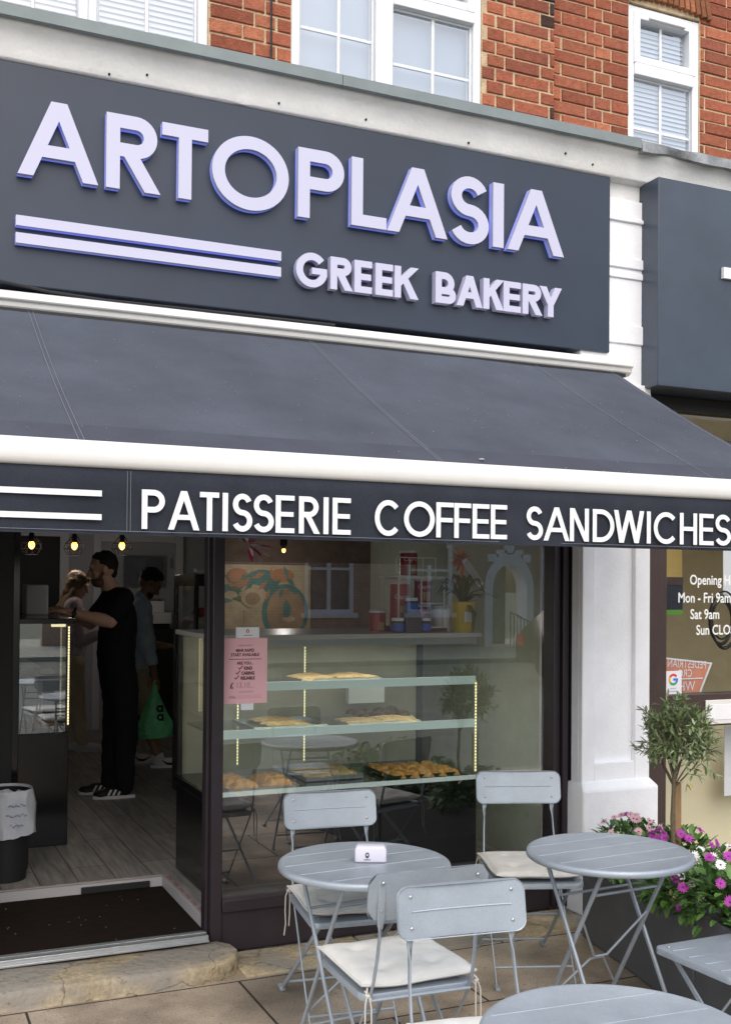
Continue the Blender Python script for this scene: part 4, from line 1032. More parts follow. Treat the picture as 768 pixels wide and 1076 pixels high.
bush(.34, .10, .19, .13, 2, 5, 'low leafy daisy plant with few flowers behind the round table')
bush(.40, .30, .16, .16, 0, 15, 'magenta daisy plant just behind the olive trunk')
bush(.60, .20, .12, .11, 3, 4, 'crimson daisy plant at the foot of the olive tree')
bush(.82, .26, .18, .16, 1, 14, 'white and pale pink daisy plant in front of the olive tree')
bush(.82, .05, .15, .11, 1, 5, 'leafy plant with a single big white daisy spilling over the planter edge')
bush(1.08, .09, .18, .19, 0, 13, 'magenta daisy plant spilling over the joint between the planters')
bush(1.22, .30, .20, .22, 0, 17, 'tall magenta daisy plant at the right edge of the photo')
bush(1.45, .12, .18, .18, 0, 9, 'leafy magenta daisy plant nearest the street')
# olive tree
ot = thing('olive_tree', 'small clipped olive tree with a round grey-green crown in the planter', 'olive tree', PP(.50,.20,.37))
b0 = PP(.50,.20,.36); cc_ = Vector((b0.x+.045, b0.y+.012, .985))
mb = MB(); mb.tube([b0, b0+Vector((.004,.002,.15)), b0+Vector((-.004,0,.3)), b0+Vector((.004,0,.45)), b0+Vector((.012,0,.56))], [.0115,.010,.0095,.009,.007], 8)
limbs = []
for k in range(26):
    d = rdir(-.25); st_ = b0+Vector((.005,0,.43+rg.random()*.14)); en = cc_+Vector((d.x*.11, d.y*.11, d.z*.155)); md = st_.lerp(en, .5)+rdir()*.02
    mb.tube([st_, md, en], [.0045,.003,.0015], 5); limbs.append((st_, md, en))
mb.build('trunk', M_bark, ot)
mb = MB()
for k in range(250):
    st_, md, en = rg.choice(limbs); f = rg.random(); d = rdir(-.5)
    r3 = rg.random()**.4; lump = 1+.22*noise.noise(d*2.4)
    p = cc_+Vector((d.x*.125*r3*lump, d.y*.125*r3*lump, d.z*.165*r3*lump-.005))
    if d.z < -.5 and rg.random() < .4: continue
    td = (d*.9+rdir()*.55+Vector((0,0,.55))).normalized(); ln = rg.uniform(.04,.085)
    mb.tube([p, p+td*ln], [.0014,.0008], 4, 2)
    for j in range(rg.randint(6,9)):
        q = p+td*ln*rg.random(); ld = (td*.75+rdir()*.75).normalized()
        leafq(mb, q, ld, Vector((0,0,1)), rg.uniform(.030,.050), rg.uniform(.0050,.0074), 0 if rg.random() < .6 else 1, .15)
mb.build('crown', [M_olive, M_olive2, M_bark], ot)
m_ = MB()
for k in range(4): leafq(m_, cc_+Vector((-.03+.012*k,-.06,-.165)), (rdir()+Vector((0,0,-.5))).normalized(), Vector((0,0,1)), .045, .008, 0, .2)
m_.build('yellowed_leaf', M_yel, ot)
pk = PP(.42,.26,.36)
tag(MB().box(pk.x-.017, pk.x+.017, pk.y-.014, pk.y+.014, .36, .80).build('wooden_stake', M_wood, bevel=.002), 'orange-brown wooden stake standing behind the olive trunk', 'stake')
# fallen petals and leaf bits on the paving
m_ = MB()
for k in range(46):
    p = Vector((rg.uniform(1.35,2.9), rg.uniform(-1.0,-.05), .0145 if False else .0)); p.z = .0155 if p.y > -.31 else .003
    leafq(m_, p, Vector((rg.uniform(-1,1),rg.uniform(-1,1),.12)).normalized(), Vector((0,0,1)), rg.uniform(.008,.018), .004, 0, .1)
for k in range(18):
    p = Vector((rg.uniform(.5,1.3), rg.uniform(.1,.8), .094)); leafq(m_, p, Vector((rg.uniform(-1,1),rg.uniform(-1,1),.12)).normalized(), Vector((0,0,1)), rg.uniform(.008,.014), .004, 0, .1)
tag(m_.build('fallen_leaves', pmat('dry_leaf', (.42,.24,.07), .8)), 'scattered dry leaf scraps on the paving', 'leaf litter', kind='stuff')

# ------------------------------------------------------------------ bakery interior
def led(mb_parent, x, y, z0, z1, w_=.014):
    m_ = MB(); m_.box(x-w_/2, x+w_/2, y-.001, y+.003, z0, z1, 1); z = z0+.006
    while z < z1-.008: m_.box(x-w_*.36, x+w_*.36, y-.004, y-.0012, z, z+.009, 0); z += .0165
    return m_.build('led_strip', [M_led, M_ledback], mb_parent)
# main refrigerated case behind the window
X0, X1, Yf, Yb = 1.475, 2.93, .33, 1.05
dc = thing('display_case', 'glass refrigerated pastry case with lit shelves behind the bakery window', 'display case', (2.2,.7,.14))
mb = MB(); mb.box(X0, X1, Yf+.02, Yb, .14, .60); mb.box(X0-.012, X1+.012, Yf-.005, Yb+.01, .60, .645); mb.build('base', M_blackgloss, dc, bevel=.004)
mb = MB(); mb.box(X0, X1, Yf, Yf+.008, .645, 1.40); mb.build('front_glass', M_glassin, dc, smooth=False)
mb = MB(); mb.box(X0-.004, X0+.003, Yf+.01, Yb, .645, 1.40); mb.build('side_glass', M_glassside, dc, smooth=False)
mb = MB(); mb.box(X0-.012, X1+.012, Yf-.008, Yb+.01, 1.40, 1.425); mb.build('counter_top', pmat('pale_counter', (.5,.5,.46), .3), dc, bevel=.004)
for z, d in ((1.165, .42), (.935, .55)):
    m_ = MB(); m_.box(X0+.02, X1-.02, Yf+.035, Yf+.035+d, z-.006, z+.004); o = m_.build('shelf', M_glassin, dc, smooth=False)
    m_ = MB(); m_.box(X0+.01, X1-.01, Yf+.018, Yf+.034, z-.016, z+.026); m_.build('price_rail', M_shelf, o)
m_ = MB(); m_.box(X0, X1, Yf-.006, Yf-.0005, .645, .668); m_.build('lower_rail', M_shelf, dc)
MB().box(X0+.02, X1-.02, Yb-.012, Yb-.002, .645, 1.40).build('back_panel', pmat('case_back', (.36,.35,.29), .4, var=.2, vscale=3), dc)  # panel added behind the shelves to make the case interior lighter
for x in (X0+.012, X1-.012): led(dc, x, Yf+.014, .68, 1.17, .011)
for x in (1.80, 2.19): led(dc, x, Yb-.05, .68, 1.38, .008)
m_ = MB(); m_.box(X0+.02, X1-.02, Yf+.06, Yf+.10, 1.391, 1.398); m_.build('led_strip', M_casefill, dc)  # unseen strip added under the counter top to brighten the pastries
MB().box(X0+.01, X1-.01, Yf+.012, Yf+.03, 1.365, 1.399).build('fill_strip_lip', M_steel, dc)  # lip added to hide the fill strip behind it
for z in (.93, 1.158): m_ = MB(); m_.box(X0+.03, X1-.03, Yf+.040, Yf+.052, z-.008, z-.003); m_.build('led_strip', M_casefill, dc)  # same fill glow under each shelf, out of view behind the rails
for a_, b_ in ((X1-.02, X1+.01), (X0-.004, X0+.02)): MB().box(a_, b_, Yb-.04, Yb, .645, 1.40).build('corner_post', M_black, dc)
def tray(x0, x1, y0, y1, z, lab, mat=None):
    m_ = MB(); m_.box(x0, x1, y0, y1, z, z+.004)
    for a in ((x0,x0+.004,y0,y1),(x1-.004,x1,y0,y1),(x0,x1,y0,y0+.004),(x0,x1,y1-.004,y1)): m_.box(a[0],a[1],a[2],a[3],z+.0041,z+.022)
    return tag(m_.build('baking_tray', mat or M_steel), lab, 'tray', 'trays in the pastry case')
def mk_pastry(kind):
    m_ = MB()
    if kind == 'pie':      # folded puff pastry parcel
        n = 12; vs = []; 
        for i in range(n+1):
            for j in range(n+1):
                u, v = -1+2*i/n, -1+2*j/n; e = max(0, 1-abs(u)**4)*max(0, 1-abs(v)**4)
                vs.append((u*.075+v*.012, v*.055, .045*e**.5+.010*noise.noise(Vector((u*3,v*3,1)))*e + .004*math.sin(u*9)*e))
        m_.add(vs, [(i*(n+1)+j, (i+1)*(n+1)+j, (i+1)*(n+1)+j+1, i*(n+1)+j+1) for i in range(n) for j in range(n)])
        return m_.mesh('pie', [M_pastry], True, 60)
    if kind == 'croissant':
        pth = []; rs = []
        for i in range(13):
            a = -1+2*i/12; pth.append((a*.07, .03*a*a, .028)); rs.append((.030*(1-abs(a)**1.6)+.008)*(1+.12*math.cos(i*PI)))
        m_.tube(pth, rs, 10); return m_.mesh('croissant', [M_pastry], True, 60)
    if kind == 'loaf':
        pth = [(x*.01-.11, .006*math.sin(x), .022) for x in range(23)]; rs = [.024*math.sqrt(max(.02,1-((x-11)/11.3)**2))*(1+.06*math.sin(x*1.7)) for x in range(23)]
        m_.tube(pth, rs, 10); return m_.mesh('loaf', [M_bread], True, 60)
    if kind == 'flat':
        m_.lathe([(.001,.0),(.075,.002),(.082,.010),(.07,.022),(.04,.018),(.001,.02)], n=20); return m_.mesh('flat', [M_bread], True, 60)
    m_.lathe([(.001,0),(.03,.002),(.036,.016),(.028,.034),(.001,.042)], n=14); return m_.mesh('cake', [M_dark], True, 60)
PM = {k: mk_pastry(k) for k in ('pie','croissant','loaf','flat','cake')}
def goods(kind, name, x0, x1, y0, y1, z, nx, ny, rot, lab, grp, s0=1.):
    for j in range(ny):
        for i in range(nx):
            o = bpy.data.objects.new(name, PM[kind]); C.objects.link(o)
            o.location = (x0+(x1-x0)*(i+.5)/nx+rg.uniform(-.006,.006), y0+(y1-y0)*(j+.5)/ny+rg.uniform(-.006,.006), z)
            o.rotation_euler = (0, 0, R(rot+rg.uniform(-12,12))); s_ = s0*rg.uniform(.9,1.1); o.scale = (s_, s_, s_*(.62 if kind == 'loaf' else rg.uniform(.8,1.1)))
            tag(o, lab, name.replace('_', ' '), grp)
zf = .65
tray(1.56, 1.93, Yf+.04, .72, zf, 'wide steel tray of golden parcels, lowest and leftmost in the case'); goods('pie','puff_pastry',1.56,1.93,Yf+.045,.72,zf+.006,2,3,10,'golden puff pastry parcel on the lowest left tray of the window case','golden puff pastry parcels')
tray(2.03, 2.36, .55, .88, zf, 'steel tray of pale flatbreads on the lowest deck'); goods('flat','flatbread',2.03,2.36,.55,.88,zf+.006,2,2,0,'pale round flatbread on the middle tray of the lowest deck','pale round flatbreads')
tray(2.47, 2.88, .42, .80, zf, 'black tray of golden rolls on the lowest deck at the right', M_black); goods('pie','golden_roll',2.47,2.88,.42,.80,zf+.006,5,4,80,'small golden roll on the black tray at the right of the lowest deck','small golden rolls', .62)
tray(2.36, 2.68, .60, .86, .94, 'tray of dark round cakes on the middle shelf'); goods('cake','dark_cake',2.36,2.68,.60,.86,.946,4,3,0,'small dark glazed cake on the middle shelf tray','dark glazed cakes')
tray(1.70, 2.10, .42, .78, .94, 'steel tray of long rolls on the middle shelf at the left'); goods('loaf','long_roll',1.70,2.10,.42,.78,.946,1,5,4,'long pale roll on the middle shelf tray at the left','long pale rolls left')
tray(2.20, 2.62, .40, .58, .94, 'long tray of pastry twists at the front of the middle shelf'); goods('loaf','pastry_twist',2.20,2.62,.40,.58,.946,2,3,-6,'long pastry twist at the front of the middle shelf','long pastry twists')
tray(1.95, 2.40, .42, .70, 1.17, 'steel tray of sandwich rolls on the top shelf'); goods('loaf','sandwich_roll',1.95,2.40,.42,.70,1.176,2,4,8,'long roll on the top shelf of the window case','long rolls on the top shelf')
m_ = MB(); m_.box(2.40, 2.62, .86, .90, 1.01, 1.13); tag(m_.build('cream_carton', M_paper), 'cream carton standing on the middle shelf behind the dark cakes', 'carton')
# things standing on the counter top (z = 1.425)
ZT = 1.425
rk = thing('display_rack', 'white framed cube rack of red tins on the pastry case', 'rack', (2.64,.55,ZT))
def frame(mb, x0, x1, y, z0, z1, t=.008): mb.box(x0,x0+t,y,y+t,z0,z1); mb.box(x1-t,x1,y,y+t,z0,z1); mb.box(x0+t,x1-t,y+.0005,y+t,z0,z0+t); mb.box(x0+t,x1-t,y+.0005,y+t,z1-t,z1)
m_ = MB(); frame(m_, 2.51, 2.79, .46, ZT+.02, ZT+.29); frame(m_, 2.51, 2.79, .66, ZT+.02, ZT+.29); m_.box(2.645,2.652,.461,.467,ZT+.028,ZT+.282); m_.box(2.50,2.80,.45,.68,ZT+.29,ZT+.297); m_.box(2.652,2.782,.461,.67,ZT+.15,ZT+.156)
m_.build('frame', M_white, rk); m_ = MB(); m_.box(2.50,2.80,.45,.68,ZT,ZT+.02); m_.build('base', pmat('dark_red_base', (.12,.02,.02), .4), rk)
m_ = MB(); frame(m_, 2.50, 2.74, .47, ZT+.297, ZT+.40, .005); m_.box(2.58,2.584,.471,.475,ZT+.3,ZT+.4); m_.box(2.66,2.664,.471,.475,ZT+.3,ZT+.4); m_.build('top_rail', M_white, rk)
def tin(x, y, z, r_, h_, lab, txt=True):
    t = thing('biscuit_tin', lab, 'tin', (x,y,z), 'red biscuit tins')
    MB().lathe([(.001,0),(r_,0),(r_,h_),(.001,h_)], (x,y,z), 24).build('body', M_tinred, t)
    MB().lathe([(.001,h_+.0005),(r_*1.03,h_+.0005),(r_*1.03,h_+.012),(.001,h_+.012)], (x,y,z), 24).build('lid', M_paper, t)
    if txt:
        o = ftext('Caprice', r_*.62, 0, 0, 0, M_paper, t)
        for v in o.data.vertices:
            a = (v.co.x-r_*1.12)/r_; zz = v.co.z; v.co = (x+(r_+.0012)*math.sin(a+.12), y-(r_+.0012)*math.cos(a+.12), z+h_*.66+zz)
    m_ = MB()
    for k in range(3): a = -.3+.3*k; m_.tube([(x+(r_+.0)*math.sin(a), y-r_*math.cos(a), z+h_*.08), (x+r_*math.sin(a), y-r_*math.cos(a), z+h_*.5)], .006, 6)
    m_.build('wafer_picture', M_bread, t)
tin(2.618, .56, ZT+.298, .048, .125, 'tall red biscuit tin standing on top of the white rack')
tin(2.578, .58, ZT+.021, .055, .235, 'red biscuit tin in the left cell of the white rack')
tin(2.715, .58, ZT+.157, .050, .115, 'red biscuit tin in the upper right cell of the white rack')
tin(2.715, .59, ZT+.021, .048, .11, 'red biscuit tin in the lower right cell of the white rack')
tin(2.455, .60, ZT, .045, .10, 'small red biscuit tin left of the white rack', False)
def jar(x, y, z, lab):
    t = thing('jar', lab, 'jar', (x,y,z), 'blue labelled jars')
    MB().lathe([(.001,0),(.032,0),(.036,.006),(.036,.052),(.028,.060),(.001,.060)], (x,y,z), 20).build('glass', M_jar, t)
    MB().lathe([(.0366,.010),(.0366,.046)], (x,y,z), 20).build('paper_label', M_blue, t)
    MB().lathe([(.001,.0605),(.034,.0605),(.034,.077),(.001,.077)], (x,y,z), 20).build('lid', M_paper, t)
jar(2.49, .42, ZT, 'blue labelled jar left of the two in front of the rack'); jar(2.645, .42, ZT, 'blue labelled jar right of the two in front of the rack')
m_ = MB(); m_.box(2.52, 2.61, .38, .45, ZT, ZT+.105); tag(m_.build('jar_stand', M_jar, bevel=.003), 'dark stand lifting one jar between the other two', 'stand')
jar(2.568, .42, ZT+.106, 'blue labelled jar raised above the other two')
# yellow pot with bromeliad
pp_ = thing('potted_plant', 'yellow pot with orange bromeliad on the pastry case', 'potted plant', (2.90,.45,ZT))
px, py = 2.89, .44
mb = MB(); mb.lathe([(.001,0),(.052,0),(.066,.16),(.069,.163),(.062,.163),(.058,.14),(.001,.14)], (px,py,ZT), 28); mb.build('pot', M_yellow, pp_)
mb = MB(); mb.box(px-.03, px+.022, py-.071, py-.070, ZT+.055, ZT+.11); mb.build('pot_label', M_paper, pp_)
mb = MB()
for k in range(20):
    a = k*2.4; rr = rg.uniform(.11,.17); hh = rg.uniform(.05,.17); base = Vector((px,py,ZT+.15)); side = Vector((-math.sin(a), math.cos(a), 0))
    pth = [base, base+Vector((math.cos(a)*rr*.4, math.sin(a)*rr*.4, hh*.8)), base+Vector((math.cos(a)*rr*.8, math.sin(a)*rr*.8, hh)), base+Vector((math.cos(a)*rr*1.15, math.sin(a)*rr*1.15, hh*.55))]
    mb.bar(pth, [side*.011, side*.011, side*.008, side*.001], [Vector((0,0,.0008))]*4)
mb.bar([Vector((px,py-.06,ZT+.15)), Vector((px+.01,py-.105,ZT+.10)), Vector((px+.005,py-.098,ZT-.02))], [Vector((.014,0,0)),Vector((.015,0,0)),Vector((.003,0,0))], [Vector((0,.001,0))]*3)
mb.build('strap_leaves', M_brom, pp_)
mb = MB(); mb.tube([(px,py,ZT+.15),(px-.01,py-.01,ZT+.26),(px-.02,py-.02,ZT+.36)], .008, 6)
for k in range(46):
    d = rdir(-.4); c_ = Vector((px-.03,py-.03,ZT+.39)); leafq(mb, c_+d*.01, d, Vector((0,0,1)), rg.uniform(.04,.075), .010, 0, .2)
mb.build('flower_spike', M_oran, pp_)
cs = thing('hanging_card', 'slanted printed card strip hanging by the orange bromeliad', 'card', (2.9,.36,1.75))
cr = Matrix.Rotation(R(-52), 4, 'Y'); m_ = MB(); m_.obox((2.905,.36,1.745), (.175,.001,.034), cr.to_3x3().inverted()); m_.build('card', M_paper, cs)
m_ = MB()
for k in range(3): m_.obox(Vector((2.905,.3588,1.745))+cr.to_3x3().inverted() @ Vector((0,0,.010-.010*k)), (.15,.0006,.0035), cr.to_3x3().inverted())
m_.build('print_line', M_ink, cs)
tag(MB().lathe([(.001,0),(.05,0),(.055,.10),(.05,.14),(.001,.14)], (2.80,.52,ZT), 20).build('white_vase', M_paper), 'pale cylinder vase between the rack and the yellow pot', 'vase')
# pink notice and small card taped to the inside of the glass
pn = thing('paper_notice', 'pink job notice taped inside the window by the plum post', 'notice', (1.53,.043,1.13))
mb = MB(); mb.box(1.4265, 1.640, .0425, .0435, 1.125, 1.424); mb.build('sheet', M_pinkpaper, pn)
def pt(t, sz, x, z, mat=M_ink, sx=.85, rot=0, b=.0): ftext(t, sz, x, z, .0418, mat, pn, 'lettering', 'CENTER', sx, rot=rot, bold=b)
pt('enquire within', .014, 1.535, 1.388, M_ink2); pt('48HR RAPID', .0195, 1.532, 1.362, b=.0006); pt('START AVAILABLE', .0195, 1.533, 1.342, b=.0006)
pt('ARE YOU...', .019, 1.533, 1.304, b=.0006)
for k, t in enumerate(('KIND', 'CARING', 'RELIABLE')):
    pt(t, .0195, (1.548,1.547,1.546)[k], 1.280-.0225*k, b=.001)
    m_ = MB(); x = (1.512,1.500,1.494)[k]; z = 1.283-.0225*k; extrude2d(m_, strk([(-.010,.006),(-.004,0),(.010,.016)], .004), [(.0414,.0419,0,0)], x, z, True); m_.build('tick', M_ink, pn)
m_ = MB(); m_.box(1.455, 1.612, .0415, .0420, 1.327, 1.3295); m_.build('ruled_line', M_ink, pn)
pt('£', .036, 1.470, 1.196, b=.001); pt('13.10...', .036, 1.533, 1.197, M_ink2); pt('+ great benefits', .014, 1.535, 1.175, M_ink2); pt('CALL', .017, 1.475, 1.150)
m_ = MB()
for k in range(11): x = 1.500+k*.0105; m_.box(x, x+.007, .0415, .0420, 1.150, 1.1512); m_.box(x, x+.0012, .0415, .0420, 1.1513, 1.165)
m_.build('form_box', M_ink2, pn)
pc = thing('small_card', 'small white card with a red emblem above the pink notice', 'card', (1.535,.043,1.45)); MB().box(1.488, 1.600, .0425, .0435, 1.4255, 1.474).build('card', M_paper, pc)
m_ = MB(); extrude2d(m_, strk(arc(0,0,.005,.008,-60,260,14), .004), [(.0416,.0421,0,0)], 1.544, 1.456, True); m_.build('emblem', M_red, pc)
MB().box(1.525, 1.566, .0416, .0421, 1.436, 1.4385).build('print_line', M_red, pc)
tag(MB().box(1.515, 1.575, .0425, .0435, 1.095, 1.1245).build('tape_tab', M_paper), 'pale tape tab under the pink notice', 'tape')
m_ = MB()
for k in range(26): d = rdir(); leafq(m_, Vector((1.70,.5,1.88))+d*.02, (d+Vector((.6,0,.6))).normalized(), Vector((0,0,1)), rg.uniform(.06,.12), .014, 0 if k % 2 else 1, .2)
tag(m_.build('dried_bouquet', [M_hot, M_whitep]), 'red and white wrapped bouquet hanging high inside the window by the post', 'bouquet')
# mural of pots and dishes on the partition
mu = thing('wall_painting', 'painted still life of pots, fruit and a round dish on the partition', 'painting', (2.5,2.58,1.5))
struct(MB().box(2.12, 3.32, 2.62, 2.70, .14, 2.75), 'partition_wall', M_wallbrown)
MB().box(2.16, 2.84, 2.60, 2.619, 1.25, 1.815).build('canvas', M_beige, mu)
def disc(x, z, rx, rz, y, mat, nm='painted_shape', ring_=0): 
    m_ = MB(); pts = arc(x, z, rx, rz, 0, 360, 28)[:-1]
    m_.add([(p[0], y, p[1]) for p in pts], [tuple(range(28))]); m_.build(nm, mat, mu)
disc(2.29,1.72,.085,.07,2.597,M_clay); disc(2.47,1.70,.13,.08,2.598,M_teal); disc(2.62,1.74,.09,.05,2.597,M_clay); disc(2.40,1.60,.10,.075,2.596,M_beige); disc(2.24,1.57,.06,.06,2.5955,M_beige); disc(2.33,1.64,.17,.05,2.5975,M_teal)
disc(2.645,1.475,.175,.205,2.595,M_teal); disc(2.65,1.48,.145,.172,2.593,M_tabwood); disc(2.655,1.50,.03,.06,2.591,M_teal); disc(2.67,1.43,.05,.02,2.5915,M_beige)
for k in range(16):
    a = k*.9; cx_ = 2.20+.55*((k*37) % 16)/16; cz_ = 1.56+.22*((k*23) % 16)/16; dx, dz = .06*math.cos(a), .045*math.sin(a)
    m_ = MB(); m_.add([(cx_-dx, 2.5932-.0001*k, cz_-dz), (cx_+dz*.35, 2.5932-.0001*k, cz_-dx*.35), (cx_+dx, 2.5932-.0001*k, cz_+dz), (cx_-dz*.35, 2.5932-.0001*k, cz_+dx*.35)], [(0,1,2,3)]); m_.build('painted_leaf', [M_teal, M_leaf2, M_clay][k % 3], mu)
disc(2.27,1.735,.05,.045,2.5915,M_clay); disc(2.40,1.58,.085,.07,2.5913,M_beige); disc(2.40,1.575,.055,.045,2.5909,M_tabwood)
m_ = MB(); m_.box(2.20,2.30,2.5945,2.596,1.26,1.50); m_.box(2.34,2.44,2.5935,2.595,1.26,1.50); m_.build('painted_vase', M_beige, mu)
# tall lit fridge right of the doorway
fr = thing('upright_fridge', 'tall black glass fridge just inside right of the doorway', 'fridge', (2.0,2.2,.14))
mb = MB(); mb.box(1.83,2.24,1.9,1.93,.14,.62); mb.box(1.83,2.24,2.0,2.5,.14,.55); mb.box(1.83,2.24,1.9,2.5,1.66,1.745); mb.box(1.83,1.86,1.9,1.93,.62,1.66); mb.box(2.21,2.24,1.9,2.5,.55,1.66); mb.box(1.83,1.86,2.47,2.5,.55,1.66); mb.build('cabinet', M_blackgloss, fr, bevel=.004)
mb = MB(); mb.box(1.84,1.845,1.93,2.47,.55,1.66); mb.build('side_glass', M_glassside, fr); MB().box(1.86,2.21,1.905,1.910,.62,1.66).build('door_glass', M_glassin, fr)
led(fr, 1.945, 1.95, .66, 1.64, .012); led(fr, 2.03, 1.97, .66, 1.5, .012)
for z in (.9, 1.15, 1.4): MB().box(1.87, 2.21, 1.95, 2.46, z, z+.006).build('shelf', M_steel, fr)
m_ = MB(); m_.ell((1.93,2.1,1.47), (.07,.08,.035)); tag(m_.build('red_package', M_red), 'bright red package on the upper fridge shelf', 'package')
for k in range(7): m_ = MB(); x = 1.92+.04*(k%6); m_.lathe([(.001,0),(.02,0),(.02,.10),(.008,.14),(.001,.14)], (x, 2.03+.09*(k//4), .907 if k%2 else 1.157), 12); tag(m_.build('drink_bottle', random.choice([M_blue, M_teal, M_clay])), 'coloured drink bottle on a fridge shelf right of the doorway', 'bottle', 'bottles in the tall fridge')
m_ = MB(); m_.tube([(1.83,1.92,1.77),(1.9,1.95,1.762),(2.22,2.0,1.78)], .012, 6); m_.ell((2.07,1.98,1.79),(.10,.05,.025)); tag(m_.build('folded_bag', M_paper), 'crumpled paper bag lying on the tall fridge', 'bag')
fr.location += Vector((.19, .83, 0))
for o in list(C.objects):
    if o.parent is None and o.name.split('.')[0] in ('red_package', 'drink_bottle', 'folded_bag'): o.location += Vector((.19, .83, 0))

# left serving counter
lc = thing('serving_counter', 'black serving counter with lit glass front left of the doorway', 'counter', (.75,2.6,.14))
mb = MB(); mb.box(.35, 1.02, 1.80, 4.7, .14, .80); mb.box(.33, 1.05, 1.78, 4.7, 1.435, 1.465); mb.build('counter_body', M_blackgloss, lc, bevel=.004)
MB().box(1.0, 1.006, 1.80, 4.7, .80, 1.435).build('side_glass', M_glassin, lc); MB().box(.36, 1.0, 1.80, 1.806, .80, 1.435).build('end_glass', M_glass, lc)
MB().box(.36, 1.0, 1.85, 4.6, 1.10, 1.108).build('shelf', M_steel, lc)
for x, y in ((1.015,1.80), (1.03,2.2)): led(lc, x, y-.006, .84, 1.42, .010)
m_ = MB(); m_.box(.92, 1.0, 1.83, 1.84, 1.415, 1.43); m_.build('led_strip', M_led, lc)
for k in range(10):
    o = bpy.data.objects.new('counter_pastry', PM['pie' if k % 2 else 'loaf']); C.objects.link(o); o.location = (.52+.13*(k%4), 1.95+.17*(k//4), .812 if k < 6 else 1.112); o.rotation_euler = (0,0,k)
    tag(o, 'pastry behind the lit glass of the serving counter left of the doorway', 'pastry', 'pastries in the serving counter')
tag(MB().box(.62,.90,2.02,2.06,.82,1.08).build('menu_card', M_paper, bevel=.003), 'pale card standing inside the lit serving counter', 'card')
cb = thing('tall_cabinet', 'tall dark cabinet at the left edge inside the doorway', 'cabinet', (.5,1.5,.14)); MB().box(.20,.695,1.40,1.66,.14,2.45).build('carcass', M_black, cb, bevel=.004); MB().box(.66,.69,1.392,1.3985,.3,2.3).build('door_edge', M_blackgloss, cb)
tag(MB().box(.86,1.0,2.55,2.8,1.466,1.66).build('bread_box', M_paper, bevel=.01), 'pale paper box on the serving counter behind the cabinet', 'box')
m_ = MB(); m_.lathe([(.001,0),(.10,0),(.115,.09),(.105,.09),(.09,.01),(.001,.01)], (.93,3.05,1.467), 20); tag(m_.build('glass_bowl', pmat('amber_glass', (.2,.16,.06), .2)), 'shallow dish on the counter under the man\'s hands', 'dish')
# waste bin
wb = thing('waste_bin', 'black waste bin with a white liner inside the doorway', 'bin', (.608,1.17,.14))
MB().lathe([(.001,0),(.105,0),(.126,.34),(.130,.455),(.126,.455),(.115,.05),(.001,.05)], (.608,1.17,.14), 28).build('tub', M_black, wb)
mb = MB(); n = 40; vs = []
for i, (r_, z) in enumerate(((.120,.42),(.136,.468),(.143,.455),(.146,.38),(.150,.30),(.146,.235))):
    for j in range(n):
        a = 2*PI*j/n; q = r_+.022*noise.noise(Vector((math.cos(a)*3, math.sin(a)*3, z*7)))*(1 if i > 1 else .3); zz = z + (.02*noise.noise(Vector((math.cos(a)*2.5, math.sin(a)*2.5, 5))) if i == 5 else 0)
        vs.append((.608+q*math.cos(a), 1.17+q*math.sin(a), .14+zz))
mb.add(vs, [(i*n+j, i*n+(j+1)%n, i*n+n+(j+1)%n, i*n+n+j) for i in range(5) for j in range(n)]); lo = mb.build('liner', M_liner, wb)
m_ = MB()
for k, (zz, w_) in enumerate(((.40,.09),(.35,.11),(.30,.07))):
    for j in range(6):
        a = -PI/2+.25-w_*3+j*w_*1.1; m_.tube([(.608+.158*math.cos(a), 1.17+.158*math.sin(a), .14+zz+.006*math.sin(j*2+k)), (.608+.158*math.cos(a+w_*.8), 1.17+.158*math.sin(a+w_*.8), .14+zz+.006*math.cos(j*3))], .003, 4)
m_.build('printed_mark', pmat('pale_blue_print', (.34,.40,.58), .5), lo)
